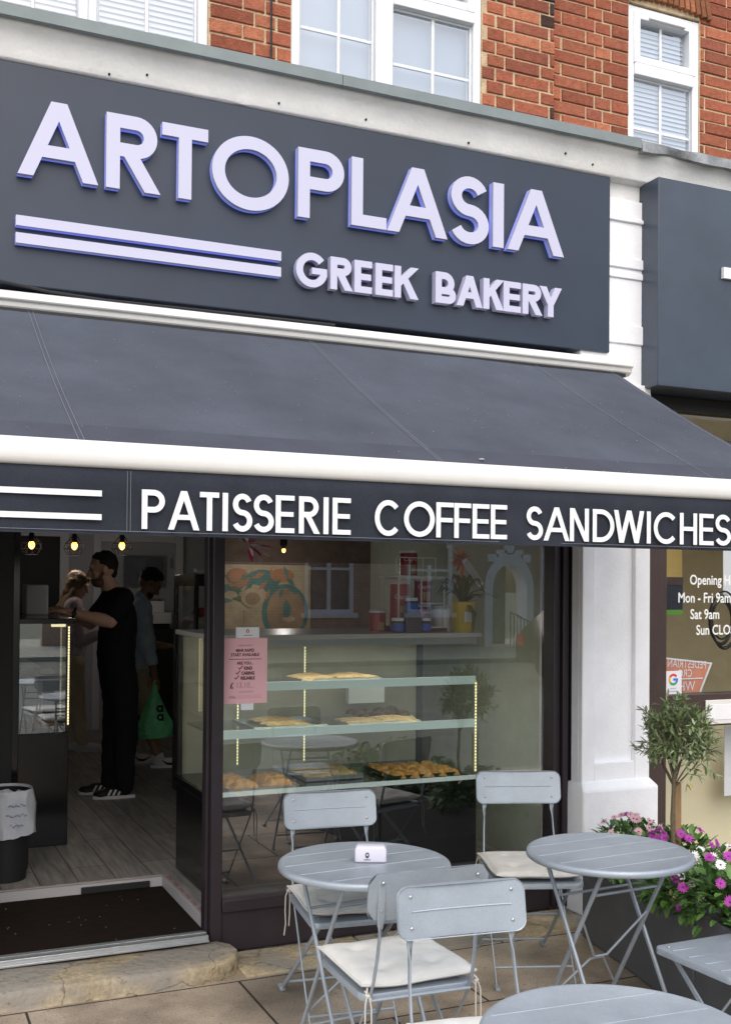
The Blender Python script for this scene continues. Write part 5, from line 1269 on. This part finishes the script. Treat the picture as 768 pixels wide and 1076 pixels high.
# pendant lamps
for k, (x, y, z) in enumerate(((1.25,5.5,2.02),(1.63,5.5,2.02),(2.065,5.5,2.03),(2.47,2.15,1.905))):
    t = thing('pendant_lamp', ['caged pendant lamp leftmost of the row above the counter', 'caged pendant lamp in the middle above the woman', 'caged pendant lamp right of the row, behind the man in black', 'single small bare bulb glowing high through the bakery window'][k], 'pendant lamp', (x,y,2.75), 'pendant lamps in the bakery')
    m_ = MB(); m_.tube([(x,y,2.75),(x,y,z+.12)], .006, 6); m_.lathe([(.02,.03),(.024,.03),(.024,.10),(.01,.12)], (x,y,z), 12); m_.build('cord', M_black, t)
    bs = 1 if k < 3 else .45
    m_ = MB(); m_.ell((x,y,z), (.028*bs,.028*bs,.038*bs), None, 14, 10); m_.build('bulb', M_bulb, t)
    m_ = MB(); pr = [(.025,.085),(.085,.02),(.095,-.03),(.055,-.085)]
    for j in range(7): a = 2*PI*j/7; a2 = a+PI/7; m_.tube([(x+pr[0][0]*math.cos(a), y+pr[0][0]*math.sin(a), z+pr[0][1]), (x+pr[1][0]*math.cos(a), y+pr[1][0]*math.sin(a), z+pr[1][1]), (x+pr[2][0]*math.cos(a2), y+pr[2][0]*math.sin(a2), z+pr[2][1]), (x+pr[3][0]*math.cos(a2), y+pr[3][0]*math.sin(a2), z+pr[3][1])], .0028, 5)
    if k == 3: m_ = MB(); m_.lathe([(.010,.010),(.014,.016),(.014,.05),(.006,.06)], (x,y,z), 12)
    for r_, zz in ((.085,.02),(.095,-.03),(.055,-.085)) if k < 3 else (): m_.tube([(x+r_*math.cos(2*PI*j/21), y+r_*math.sin(2*PI*j/21), z+zz) for j in range(21)], .0028, 5, closed=True)
    m_.build('cage' if k < 3 else 'holder', M_black, t)
    pl = bpy.data.lights.new('bulb_light', 'POINT'); pl.energy = 1.4 if k < 3 else 3.0; pl.color = (1, .93, .88); pl.shadow_soft_size = .04
    po = bpy.data.objects.new('bulb_light', pl); C.objects.link(po); po.parent = t; po.matrix_parent_inverse = Matrix.Translation((x,y,2.75)).inverted(); po.location = (x, y-.0, z-.13)
# back wall: door, pictures, dark cupboard and boxes
bd = thing('interior_door', 'pale panelled door in the back wall behind the men', 'door', (2.4,6.88,.14))
MB().box(2.12, 2.92, 6.86, 6.899, .14, 2.12).build('door_leaf', M_wallgrey, bd, bevel=.004)
m_ = MB(); m_.box(2.04,2.119,6.84,6.899,.14,2.20); m_.box(2.921,3.0,6.84,6.899,.14,2.20); m_.box(2.119,2.921,6.841,6.899,2.121,2.20); m_.build('door_frame', M_paper, bd, bevel=.004)
m_ = MB(); m_.box(2.86,2.88,6.845,6.86,1.85,1.96); m_.build('hinge', M_steel, bd)
for (x0,x1,z0,z1,lab) in ((2.35,2.80,1.64,1.98,'large framed picture on the back door'),(2.58,2.78,1.36,1.52,'small framed sheet below the large picture')):
    t = thing('framed_picture', lab, 'picture', ((x0+x1)/2,6.84,z0)); m_ = MB(); frame(m_, x0, x1, 6.83, z0, z1, .014); m_.build('frame', M_steel, t); MB().box(x0+.012,x1-.012,6.838,6.842,z0+.012,z1-.012).build('print', pmat('grey_print', (.16,.17,.20), .5, var=.4, vscale=6), t)
bc = thing('low_cupboard', 'black cupboard against the back wall beside the blue shirt', 'cupboard', (2.55,6.4,.14)); MB().box(2.36,2.74,6.2,6.83,.14,1.22).build('carcass', M_black, bc, bevel=.004)
tag(MB().box(2.44,2.72,6.28,6.6,1.222,1.27).build('card_reader', M_black, bevel=.008), 'black card machine on the cupboard under the boxes', 'machine')
tag(MB().box(2.43,2.73,6.25,6.6,1.271,1.385).build('takeaway_box', M_paper, bevel=.004), 'white takeaway box, lower of the two on the cupboard', 'box', 'white boxes on the cupboard')
tag(MB().box(2.40,2.66,6.27,6.6,1.386,1.50).build('takeaway_box', M_paper, bevel=.004), 'white takeaway box, upper of the two on the cupboard', 'box', 'white boxes on the cupboard')
ms = thing('menu_screen', 'dark doorway panel high on the back wall at the left', 'screen', (1.4,6.88,1.2)); MB().box(1.10,1.70,6.86,6.899,.9,2.16).build('panel', M_black, ms); m_ = MB(); m_.box(1.70,1.79,6.84,6.899,.14,2.22); m_.box(1.0,1.70,6.841,6.899,2.16,2.22); m_.build('trim', M_paper, ms)
tag(MB().box(1.02,1.18,6.3,6.4,1.62,1.88).build('yellow_sign', pmat('dim_yellow', (.45,.40,.22), .7)), 'pale yellow panel at the far left behind the counter', 'panel')

# ------------------------------------------------------------------ people
def fingers(mb, palm, fdir, side, down, curl, sc_=1.):
    """five fingers rooted in the palm: fdir = pointing direction, side = across the palm, down = curl direction"""
    for k, (off, ln) in enumerate(((-.030,.062),(-.010,.072),(.010,.068),(.029,.052))):
        p0 = palm+side*off*sc_+fdir*.036*sc_
        a1 = fdir*math.cos(curl*.5)+down*math.sin(curl*.5); a2 = fdir*math.cos(curl)+down*math.sin(curl); a3 = fdir*math.cos(curl*1.5)+down*math.sin(curl*1.5)
        p1 = p0+a1*ln*.5*sc_; p2 = p1+a2*ln*.32*sc_; p3 = p2+a3*ln*.22*sc_
        mb.cone(p0, .0092*sc_, p1, .0086*sc_, 0, 8); mb.cone(p1, .0086*sc_, p2, .0078*sc_, 0, 8); mb.cone(p2, .0078*sc_, p3, .0068*sc_, 0, 8)
    t0 = palm-side*.030*sc_-fdir*.018*sc_; t1 = t0+(fdir*.6-side*.7+down*.3).normalized()*.036*sc_; t2 = t1+(fdir*.85-side*.15+down*.5).normalized()*.030*sc_
    mb.cone(t0, .0125*sc_, t1, .0105*sc_, 0, 8); mb.cone(t1, .0105*sc_, t2, .0085*sc_, 0, 8)
def hand(mb, wrist, fdir, side, down, curl):
    palm = wrist+fdir*.058
    rot = Matrix((fdir, side, down)).transposed()
    mb.ell(palm, (.050,.042,.016), rot, 14, 8); mb.cone(wrist-fdir*.02, .027, wrist+fdir*.03, .026)
    fingers(mb, palm, fdir, side, down, curl)
def head(mb, c, fwd, up, s_=1.):
    """skull, jaw, nose, lips, brow, ears; c = head centre"""
    right = fwd.cross(up).normalized(); rot = Matrix((fwd, right, up)).transposed()
    P = lambda f, r_, u: c+(fwd*f+right*r_+up*u)*s_
    mb.ell(P(-.012,0,.022), (.096*s_,.076*s_,.100*s_), rot, 24, 16); mb.ell(P(.028,0,-.045), (.062*s_,.058*s_,.078*s_), rot, 20, 12)
    mb.cone(P(.060,0,-.098), .024*s_, P(.045,0,-.09), .032*s_)
    mb.cone(P(.082,0,.012), .012*s_, P(.106,0,-.026), .015*s_); mb.ell(P(.098,.010,-.030), (.012*s_,.010*s_,.010*s_), rot, 10, 6); mb.ell(P(.098,-.010,-.030), (.012*s_,.010*s_,.010*s_), rot, 10, 6)
    mb.cone(P(.074,.040,.030), .014*s_, P(.080,-.040,.030), .014*s_)
    mb.cone(P(.080,.018,-.058), .009*s_, P(.080,-.018,-.058), .009*s_); mb.cone(P(.078,.015,-.070), .010*s_, P(.078,-.015,-.070), .010*s_)
    for sd in (-1, 1):
        mb.ell(P(-.010,.079*sd,-.006), (.020*s_,.010*s_,.032*s_), rot, 12, 8); mb.ell(P(.056,.042*sd,-.022), (.022*s_,.02*s_,.02*s_), rot, 10, 8)
    return P, rot, right
def face_bits(P, rot, root, hairmat, s_=1., beard=False):
    for sd in (-1, 1):
        m_ = MB(); m_.ell(P(.075,.032*sd,.006), (.011*s_,.013*s_,.0085*s_), rot, 12, 8, 0); m_.ell(P(.0835,.032*sd,.006), (.004*s_,.0065*s_,.0065*s_), rot, 10, 6, 1); m_.build('eye', [M_sclera, M_hair], root)
        m_ = MB(); m_.cone(P(.088,.018*sd,.026), .0045*s_, P(.080,.050*sd,.028), .0035*s_, 0, 6); m_.build('eyebrow', hairmat, root)
    m_ = MB(); m_.cone(P(.0885,.020,-.064), .0035*s_, P(.0885,-.020,-.064), .0035*s_, 0, 6); m_.build('mouth', pmat('lip', (.25,.09,.08), .5), root)
V = Vector
def torso(mb, hip, chest, neck, lat, fw, w0=.165, w1=.20, d0=.105, d1=.115, belly=.0, grow=0.):
    up = (chest-hip).normalized(); rot = Matrix((lat, fw, up)).transposed()
    n = 14
    for i in range(n+1):
        t = i/n; c_ = hip.lerp(chest, t)+fw*belly*math.sin(PI*min(1, t*1.25))
        w_ = w0+(w1-w0)*t - .012*math.sin(PI*t); d_ = d0+(d1-d0)*t+belly*.5*math.sin(PI*t)
        mb.ell(c_, (w_+grow, d_+grow, .095+grow), rot, 22, 12)
    mb.cone(chest+lat*.0+up*.03, .085+grow, neck, .060+grow)
def limb(mb, pts, rs, grow=0.):
    for i in range(len(pts)-1): mb.cone(pts[i], rs[i]+grow, pts[i+1], rs[i+1]+grow)
def shoe(root, heel, fw, mats, stripes=None, L_=.28):
    lat = fw.cross(V((0,0,1))).normalized(); rot = Matrix((fw, lat, V((0,0,1)))).transposed()
    mb = MB(); a = heel
    mb.ell(a+fw*.05+V((0,0,.052)), (.055,.040,.050), rot); mb.ell(a+fw*.13+V((0,0,.042)), (.085,.043,.040), rot); mb.ell(a+fw*.20+V((0,0,.034)), (.068,.046,.032), rot); mb.cone(a+fw*.045+V((0,0,.06)), .043, a+fw*.045+V((0,0,.098)), .044)
    o = blob_obj('shoe', mb, mats[0], root, .008, 3)
    m_ = MB(); k = 28; pr = []
    for i in range(k):
        th = 2*PI*i/k; x = .122+.150*math.cos(th); y = (.040+.010*math.cos(th))*math.sin(th); pr.append((x, y))
    vs = []
    for z in (.0, .022): vs += [a+fw*p[0]+lat*p[1]+V((0,0,z)) for p in pr]
    m_.add(vs, [tuple(range(k))[::-1], tuple(k+i for i in range(k))]+[(i, (i+1)%k, k+(i+1)%k, k+i) for i in range(k)]); m_.build('sole', mats[1], o)
    return o, lat
# --- man in black, facing left over the counter, left arm stretched out
FW = V((-1, .12, 0)).normalized(); LT = V((.12, 1, 0)).normalized()     # LT = his right (away from the camera)
man = thing('person', 'man with short dark hair in a black t-shirt and trousers reaching over the counter', 'person', (1.58,3.2,.14))
hip = V((1.60,3.2,1.02)); chest = V((1.575,3.2,1.46)); neck = V((1.535,3.2,1.64)); hc = V((1.462,3.19,1.775)); up = V((-.16,0,1)).normalized(); hf = (FW+V((0,0,-.16))).normalized(); hu = (V((0,0,1))-hf*V((0,0,1)).dot(hf)).normalized()
body = MB(); Pm, rotm, _ = head(body, hc, hf, hu); body.cone(neck-V((0,0,.04)), .062, hc+V((.02,0,-.06)), .060); torso(body, hip, chest, neck, LT, FW, .155, .185, .10, .11, .015)
shL = chest+V((.0,-.20,.10)); shR = chest+V((-.02,.20,.09)); elL = V((1.475,2.95,1.405)); wrL = V((1.19,2.99,1.475)); elR = V((1.42,3.42,1.38)); wrR = V((1.17,3.28,1.48))
limb(body, [chest+V((0,-.1,.10)), shL, elL, wrL], [.07,.064,.047,.030]); limb(body, [chest+V((0,.1,.10)), shR, elR, wrR], [.07,.064,.047,.030])
body.cone(shL.lerp(elL,.2), .062, shL.lerp(elL,.6), .058); body.cone(elL.lerp(wrL,.12), .050, elL.lerp(wrL,.35), .047)
fd = V((-1,.1,.05)).normalized(); hand(body, wrL, fd, fd.cross(V((0,0,-1))).normalized(), V((0,0,-1)), .55); hand(body, wrR, fd, -fd.cross(V((0,0,-1))).normalized(), V((0,0,-1)), .55)
ftL = V((1.665,3.09,.14)); ftR = V((1.60,3.30,.14)); knL = V((1.625,3.12,.60)); knR = V((1.58,3.29,.60))
for (h_, k_, f_) in ((hip+V((0,-.09,-.06)), knL, ftL), (hip+V((0,.09,-.06)), knR, ftR)): limb(body, [h_, k_, f_+V((-.045,0,.10))], [.088,.058,.040])
blob_obj('body', body, M_skin, man, .0065, 5)
sh = MB(); torso(sh, hip+V((.0,0,-.13)), chest, neck-V((0,0,.05)), LT, FW, .165, .19, .115, .115, .022, .014)
limb(sh, [chest+V((0,-.1,.11)), shL, shL.lerp(elL,.62)], [.085,.082,.074]); limb(sh, [chest+V((0,.1,.11)), shR, shR.lerp(elR,.62)], [.085,.082,.074])
sh.cone(neck-V((0,0,.055)), .076, neck-V((0,0,.02)), .070)
blob_obj('t_shirt', sh, M_teeblack, man, .009, 6, .010, 8)
tr = MB()
for (h_, k_, f_) in ((hip+V((0,-.09,-.06)), knL, ftL), (hip+V((0,.09,-.06)), knR, ftR)): limb(tr, [h_, k_, f_+V((-.045,0,.085))], [.115,.088,.070])
tr.ell(hip-V((0,0,.03)), (.125,.175,.12)); blob_obj('trousers', tr, M_trouser, man, .009, 5, .012, 9)
for ft in (ftL, ftR):
    o, lat = shoe(man, ft, FW, [M_shoe, M_shoew])
    m_ = MB(); sd = 1 if lat.y < 0 else -1
    for k in range(3):
        b_ = ft+FW*(.095+.034*k)+lat*sd*.046; m_.bar([b_+V((0,0,.028)), b_+FW*(-.020)+V((0,0,.066))-lat*sd*.010], [FW*.007]*2, [lat*.004]*2)
    m_.build('stripe', M_shoew, o)
hr = MB(); hr.ell(Pm(-.030,0,.040), (.090,.081,.094), rotm, 24, 16); hr.ell(Pm(-.002,0,.090), (.064,.064,.040), rotm, 16, 10); hr.cone(Pm(-.050,0,-.03), .052, Pm(-.05,0,.02), .06)
blob_obj('hair', hr, M_hair, man, .007, 4, .006, 40)
bd_ = MB(); bd_.ell(Pm(.034,0,-.080), (.060,.0605,.048), rotm, 20, 12); bd_.cone(Pm(.0,.066,-.02), .012, Pm(.03,.06,-.06), .014); bd_.cone(Pm(.0,-.066,-.02), .012, Pm(.03,-.06,-.06), .014); blob_obj('beard', bd_, pmat('stubble', (.15,.088,.06), .9), man, .006, 4)
face_bits(Pm, rotm, man, M_hair)
wt = MB(); d_ = (wrL-elL).normalized(); q = wrL-d_*.045; s1 = d_.cross(V((0,0,1))).normalized(); s2 = d_.cross(s1)
wt.tube([q+(s1*math.cos(2*PI*i/16)+s2*math.sin(2*PI*i/16))*.038 for i in range(16)], .010, 6, closed=True); wt.ell(q-s1*.040, (.018,.008,.018)); wt.build('wrist_watch', M_black, man)
# --- man in the pale blue shirt with the green bag, facing right, head bowed
F2 = V((1, .05, 0)).normalized(); L2 = V((.05, -1, 0)).normalized()
m2 = thing('person', 'man in a pale blue shirt and khaki shorts carrying a green bag', 'person', (2.02,4.4,.14))
hip = V((1.95,4.42,.98)); chest = V((1.98,4.42,1.38)); neck = V((2.02,4.42,1.555)); hc = V((2.085,4.41,1.675)); hf = V((.76,-.1,-.66)).normalized(); hu = (V((0,0,1))-hf*V((0,0,1)).dot(hf)).normalized()
body = MB(); P2, rot2, _ = head(body, hc, hf, hu); body.cone(neck-V((0,0,.04)), .060, hc+V((-.03,0,-.05)), .058); torso(body, hip, chest, neck, L2, F2, .155, .18, .10, .108)
sh1 = chest+V((0,-.195,.09)); sh2 = chest+V((0,.195,.09)); el1 = V((2.02,4.17,1.15)); wr1 = V((2.075,4.17,.92)); el2 = V((2.06,4.64,1.16)); wr2 = V((2.25,4.55,1.14))
limb(body, [chest+V((0,-.1,.09)), sh1, el1, wr1], [.068,.060,.045,.030]); limb(body, [chest+V((0,.1,.09)), sh2, el2, wr2], [.068,.060,.045,.030])
dn = V((.12,0,-1)).normalized(); hand(body, wr1, dn, V((1,0,.12)).normalized(), V((0,1,0)), 1.0); hand(body, wr2, V((1,0,0)), V((0,1,0)), V((0,0,-1)), .6)
f1 = V((2.10,4.27,.14)); f2_ = V((1.93,4.55,.14)); k1 = V((2.06,4.31,.57)); k2 = V((1.96,4.52,.57))
for (h_, k_, f_) in ((hip+V((0,-.09,-.06)), k1, f1), (hip+V((0,.09,-.06)), k2, f2_)): limb(body, [h_, k_, k_.lerp(f_,.35), f_+V((.045,0,.09))], [.085,.054,.056,.036])
blob_obj('body', body, M_skin2, m2, .0065, 5)
sh = MB(); torso(sh, hip+V((0,0,-.06)), chest, neck-V((0,0,.05)), L2, F2, .165, .188, .112, .114, .012, .014)
limb(sh, [chest+V((0,-.1,.10)), sh1, el1, el1.lerp(wr1,.30)], [.082,.078,.062,.056]); limb(sh, [chest+V((0,.1,.10)), sh2, el2, el2.lerp(wr2,.30)], [.082,.078,.062,.056])
cq = el1.lerp(wr1,.32); sh.cone(cq, .060, cq+(wr1-el1).normalized()*.03, .060); sh.cone(neck-V((0,0,.06)), .082, neck+V((.0,0,.0)), .070)
blob_obj('shirt', sh, M_shirt, m2, .009, 5, .014, 9)
tr = MB()
for (h_, k_) in ((hip+V((0,-.09,-.06)), k1), (hip+V((0,.09,-.06)), k2)): limb(tr, [h_, k_+V((0,0,.06))], [.115,.092])
tr.ell(hip-V((0,0,.04)), (.122,.172,.12)); blob_obj('shorts', tr, M_khaki, m2, .009, 5, .010, 10)
for ft in (f1, f2_):
    o, lat = shoe(m2, ft, F2, [M_shoew, M_shoew]); sd = 1 if lat.y < 0 else -1
    b_ = ft+lat*sd*.046; m_ = MB(); m_.bar([b_+F2*.06+V((0,0,.066))-lat*sd*.002, b_+F2*.10+V((0,0,.036)), b_+F2*.14+V((0,0,.032)), b_+F2*.21+V((0,0,.058))-lat*sd*.012], [V((0,0,.003)), V((0,0,.009)), V((0,0,.009)), V((0,0,.002))], [lat*.004]*4); m_.build('curved_mark', M_black, o)
hr = MB(); hr.ell(P2(-.030,0,.044), (.093,.083,.094), rot2, 24, 16); hr.ell(P2(.004,0,.092), (.066,.066,.042), rot2, 16, 10); blob_obj('hair', hr, M_hair, m2, .007, 4, .007, 40)
bd_ = MB(); bd_.ell(P2(.036,0,-.078), (.060,.0605,.048), rot2, 20, 12); blob_obj('beard', bd_, M_hair, m2, .006, 4); face_bits(P2, rot2, m2, M_hair)
# green carrier bag held in his hand
bg = thing('carrier_bag', 'green plastic carrier bag with a black printed emblem in the man\'s hand', 'bag', (2.08,4.15,.45))
hx, hy, hz = 2.086, 4.165, .845; mb = MB(); n = 36; vs = []
prof = [(.020,.012,.845),(.026,.018,.80),(.045,.035,.75),(.085,.055,.66),(.125,.075,.57),(.160,.09,.50),(.165,.095,.45),(.135,.08,.415),(.06,.04,.405),(.001,.001,.404)]
for rx, ry, z in prof:
    for j in range(n):
        a = 2*PI*j/n; w_ = 1+.16*noise.noise(V((math.cos(a)*2.2, math.sin(a)*2.2, z*6)))+.05*math.sin(a*7+z*20)
        vs.append((hx-.012+rx*w_*math.cos(a)*1.0+(.845-z)*.0, hy-.02+ry*w_*math.sin(a), z))
mb.add(vs, [(i*n+j, i*n+n+j, i*n+n+(j+1)%n, i*n+(j+1)%n) for i in range(len(prof)-1) for j in range(n)]); bb = mb.build('bag_body', M_gbag, bg)
m_ = MB()
for zc in (.655, .585):
    pol = strk(arc(0,0,.020,.020,0,360,20)[:-1], .014, True)+[rc(.014,-.027,.028,.027)]
    extrude2d(m_, pol, [(0, .002, 0, 0)], 2.10, zc)
m_.v = [(v[0], hy-.02-(.055+(.66-v[2])*.22)*1.16-.006+v[1], v[2]) for v in m_.v]; m_.build('emblem', M_black, bb)
m_ = MB(); m_.tube([(hx-.02,hy-.01,.845),(hx-.015,hy-.02,.875),(hx,hy-.01,.885),(hx+.012,hy+.0,.875),(hx+.012,hy,.845)], .007, 6); m_.build('handle', M_gbag, bb)
# --- woman behind, facing right
F3 = V((1, -.25, 0)).normalized(); L3 = V((-.25, -1, 0)).normalized()
wm = thing('person', 'woman with long fair hair in a pale pink jumper and khaki trousers by the counter', 'person', (1.66,5.5,.14))
hip = V((1.615,5.5,1.0)); chest = V((1.62,5.5,1.38)); neck = V((1.625,5.49,1.535)); hc = V((1.665,5.47,1.655)); hf = V((.85,-.35,-.35)).normalized(); hu = (V((0,0,1))-hf*V((0,0,1)).dot(hf)).normalized()
body = MB(); P3, rot3, _ = head(body, hc, hf, hu, .95); body.cone(neck-V((0,0,.04)), .05, hc+V((-.02,0,-.05)), .05); torso(body, hip, chest, neck, L3, F3, .15, .155, .095, .10)
sh1 = chest+V((-.03,-.165,.08)); sh2 = chest+V((.03,.165,.08)); el1 = V((1.66,5.30,1.15)); wr1 = V((1.83,5.26,1.22)); el2 = V((1.50,5.62,1.16)); wr2 = V((1.38,5.45,1.32))
limb(body, [chest+V((0,-.08,.08)), sh1, el1, wr1], [.06,.052,.04,.026]); limb(body, [chest+V((0,.08,.08)), sh2, el2, wr2], [.06,.052,.04,.026])
hand(body, wr1, F3, V((0,0,1)).cross(F3).normalized(), V((0,0,-1)), .7); hand(body, wr2, V((-.8,-.6,.1)).normalized(), V((.6,-.8,0)), V((0,0,-1)), .7)
f1 = V((1.66,5.40,.14)); f2_ = V((1.58,5.60,.14)); k1 = V((1.65,5.42,.58)); k2 = V((1.60,5.57,.58))
for (h_, k_, f_) in ((hip+V((0,-.085,-.06)), k1, f1), (hip+V((0,.085,-.06)), k2, f2_)): limb(body, [h_, k_, f_+V((.04,-.01,.09))], [.085,.052,.034])
blob_obj('body', body, M_skin, wm, .0065, 5)
sh = MB(); torso(sh, hip+V((0,0,-.08)), chest, neck-V((0,0,.05)), L3, F3, .165, .165, .11, .11, 0, .016); limb(sh, [chest+V((0,-.08,.09)), sh1, el1, wr1], [.078,.074,.062,.044]); limb(sh, [chest+V((0,.08,.09)), sh2, el2, wr2], [.078,.074,.062,.044]); sh.cone(neck-V((0,0,.06)), .07, neck-V((0,0,.02)), .062)
blob_obj('jumper', sh, M_jumper, wm, .009, 5, .012, 9)
tr = MB()
for (h_, k_, f_) in ((hip+V((0,-.085,-.06)), k1, f1), (hip+V((0,.085,-.06)), k2, f2_)): limb(tr, [h_, k_, f_+V((.04,-.01,.11))], [.108,.080,.062])
tr.ell(hip-V((0,0,.04)), (.12,.165,.12)); blob_obj('trousers', tr, M_khaki, wm, .009, 5, .010, 10)
for ft in (f1, f2_): shoe(wm, ft, F3, [M_shoew, M_shoew])
hr = MB(); hr.ell(P3(-.030,0,.036), (.104,.088,.098), rot3, 24, 16); hr.ell(P3(.02,0,.09), (.07,.07,.03), rot3, 16, 10)
for a in (-.075,-.04,0,.04,.075): hr.cone(P3(-.055,a,.02), .045, chest+V((-.10+.02*abs(a), a*1.4, .04)), .042)
for sd in (-1, 1): hr.cone(P3(.01,.078*sd,.04), .026, P3(-.02,.088*sd,-.16), .030)
blob_obj('hair', hr, M_blond, wm, .008, 4, .012, 30); face_bits(P3, rot3, wm, M_blond, .95)

# ------------------------------------------------------------------ houses over the road (seen mirrored in the glass)
hs = thing('brick_house', 'brown brick house with white arched porch mirrored in the bakery window', 'house', (14,-22.5,0))
yf = -22.0
mb = MB()
OP = [(15.85,17.02,0,2.35),(17.55,18.75,.95,2.85),(13.2,14.6,.95,2.85),(10.2,11.6,.95,2.85),(20.5,22,.95,2.85)]
xs_ = sorted({4.0, 30.0} | {o[0] for o in OP} | {o[1] for o in OP})
for a, b_ in zip(xs_[:-1], xs_[1:]):
    op = [o for o in OP if o[0] <= a and o[1] >= b_]
    if op: 
        if op[0][2] > 0: mb.box(a, b_, yf-.3, yf, -.02, op[0][2])
        mb.box(a, b_, yf-.3, yf, op[0][3], 7)
    else: mb.box(a, b_, yf-.3, yf, -.02, 7)
mb.build('wall', M_brickfar, hs, smooth=False)
mb = MB(); c_ = 16.435; po = arc(c_, 1.62, .80, 1.0, 0, 180, 20); pi_ = arc(c_, 1.62, .56, .72, 0, 180, 20)
vs = [(p[0], yf+.06, p[1]) for p in po]+[(p[0], yf+.06, p[1]) for p in pi_]+[(p[0], yf-.02, p[1]) for p in po]+[(p[0], yf-.5, p[1]) for p in pi_]; k = 21
fs = []
for i in range(20): fs += [(i, i+1, k+i+1, k+i), (2*k+i, 2*k+i+1, i+1, i), (k+i, k+i+1, 3*k+i+1, 3*k+i)]
mb.add(vs, fs)
for sx in (-1, 1): mb.box(c_+sx*.68-.12, c_+sx*.68+.12, yf-.5, yf+.06, -.01, 1.62)
for k_ in range(-2, 3): mb.box(c_+.27*k_-.16, c_+.27*k_+.16, yf+.0, yf+.062, 2.50+.16*(2-abs(k_))*.8-.1, 2.62+.13*(2-abs(k_)))
mb.build('porch_arch', M_render, hs)
MB().box(c_-.56, c_+.56, yf-1.2, yf-1.1, 0, 2.4).build('porch_back', pmat('dim_porch', (.20,.24,.22), .8), hs); MB().box(c_-.42, c_+.10, yf-1.09, yf-1.04, .3, 2.1).build('door', pmat('pale_green_door', (.45,.55,.52), .6), hs)
for a, b_, c0, d0 in OP[1:]:
    m_ = MB(); frame(m_, a, b_, yf-.1, c0, d0, .10); m_.box(a-.1,b_+.1,yf-.02,yf+.08,c0-.12,c0); m_.box((a+b_)/2-.05,(a+b_)/2+.05,yf-.095,yf-.02,c0+.1,d0-.1); m_.box(a+.1,b_-.1,yf-.094,yf-.03,(c0+d0)/2+.2,(c0+d0)/2+.27)
    o = m_.build('window', M_upvc, hs); m_ = MB(); m_.quad((b_,yf-.12,c0),(a,yf-.12,c0),(a,yf-.12,d0),(b_,yf-.12,d0)); m_.build('pane', pmat('far_pane', (.12,.15,.16), .1), o)
rl = MB()
for k_ in range(8): rl.tube([(15.95+k_*.11, yf+.9, 0), (15.95+k_*.11, yf+.9, 1.0-k_*.05)], .014, 5)
rl.tube([(15.95,yf+.9,1.0),(16.72,yf+.9,.65)], .02, 5); tag(rl.build('hand_railing', M_black), 'black hand railing by the mirrored porch steps', 'railing')
# dark car parked across the road (seen only as a reflection)
cr_ = thing('parked_car', 'dark hatchback parked over the road, mirrored low in the window glass', 'car', (13.2,-12.2,-.12))
cs_ = [(-2.1,.35),(-2.12,.75),(-1.95,.98),(-1.55,1.36),(-.9,1.46),(.1,1.43),(.85,1.02),(1.75,.88),(2.05,.70),(2.08,.35)]
mb = MB(); k = len(cs_); vs = []
for yy, sc_ in ((-.86,.0),(-.80,.04),(.80,.04),(.86,.0)): vs += [(13.2+p[0]*(1-.02*(yy*yy>.7)), -12.2+yy*(1 if p[1] < 1.0 else .82), -.12+p[1]+(.0 if sc_ == 0 else .03)) for p in cs_]
mb.add(vs, [(i*k+j, i*k+(j+1)%k, i*k+k+(j+1)%k, i*k+k+j)[::-1] for i in range(3) for j in range(k)]+[tuple(range(k)), tuple(3*k+j for j in range(k))[::-1]])
mb.build('body', pmat('black_car_paint', (.012,.012,.014), .12, coat=.6), cr_, angle=30)
for sx in (-1.3, 1.35):
    for sy in (-.80, .80):
        m_ = MB(); m_.tube([(13.2+sx,-12.2+sy-.1,.20),(13.2+sx,-12.2+sy+.1,.20)], .32, 20); o = m_.build('wheel', M_black, cr_); m_ = MB(); m_.tube([(13.2+sx,-12.2+sy-.105,.20),(13.2+sx,-12.2+sy+.105,.20)], .19, 14); m_.build('rim', M_steel, o)
for yy in (-.62, .62): MB().box(11.07,11.14,-12.2+yy-.1,-12.2+yy+.1,.58,.78).build('tail_light', pmat('tail_red', (.6,.03,.02), .3), cr_)
m_ = MB(); m_.add([(12.15,-11.475,.92),(13.95,-11.475,.92),(13.3,-11.495,1.20),(12.45,-11.495,1.22)], [(0,1,2,3)]); m_.build('side_window', M_blackgloss, cr_)
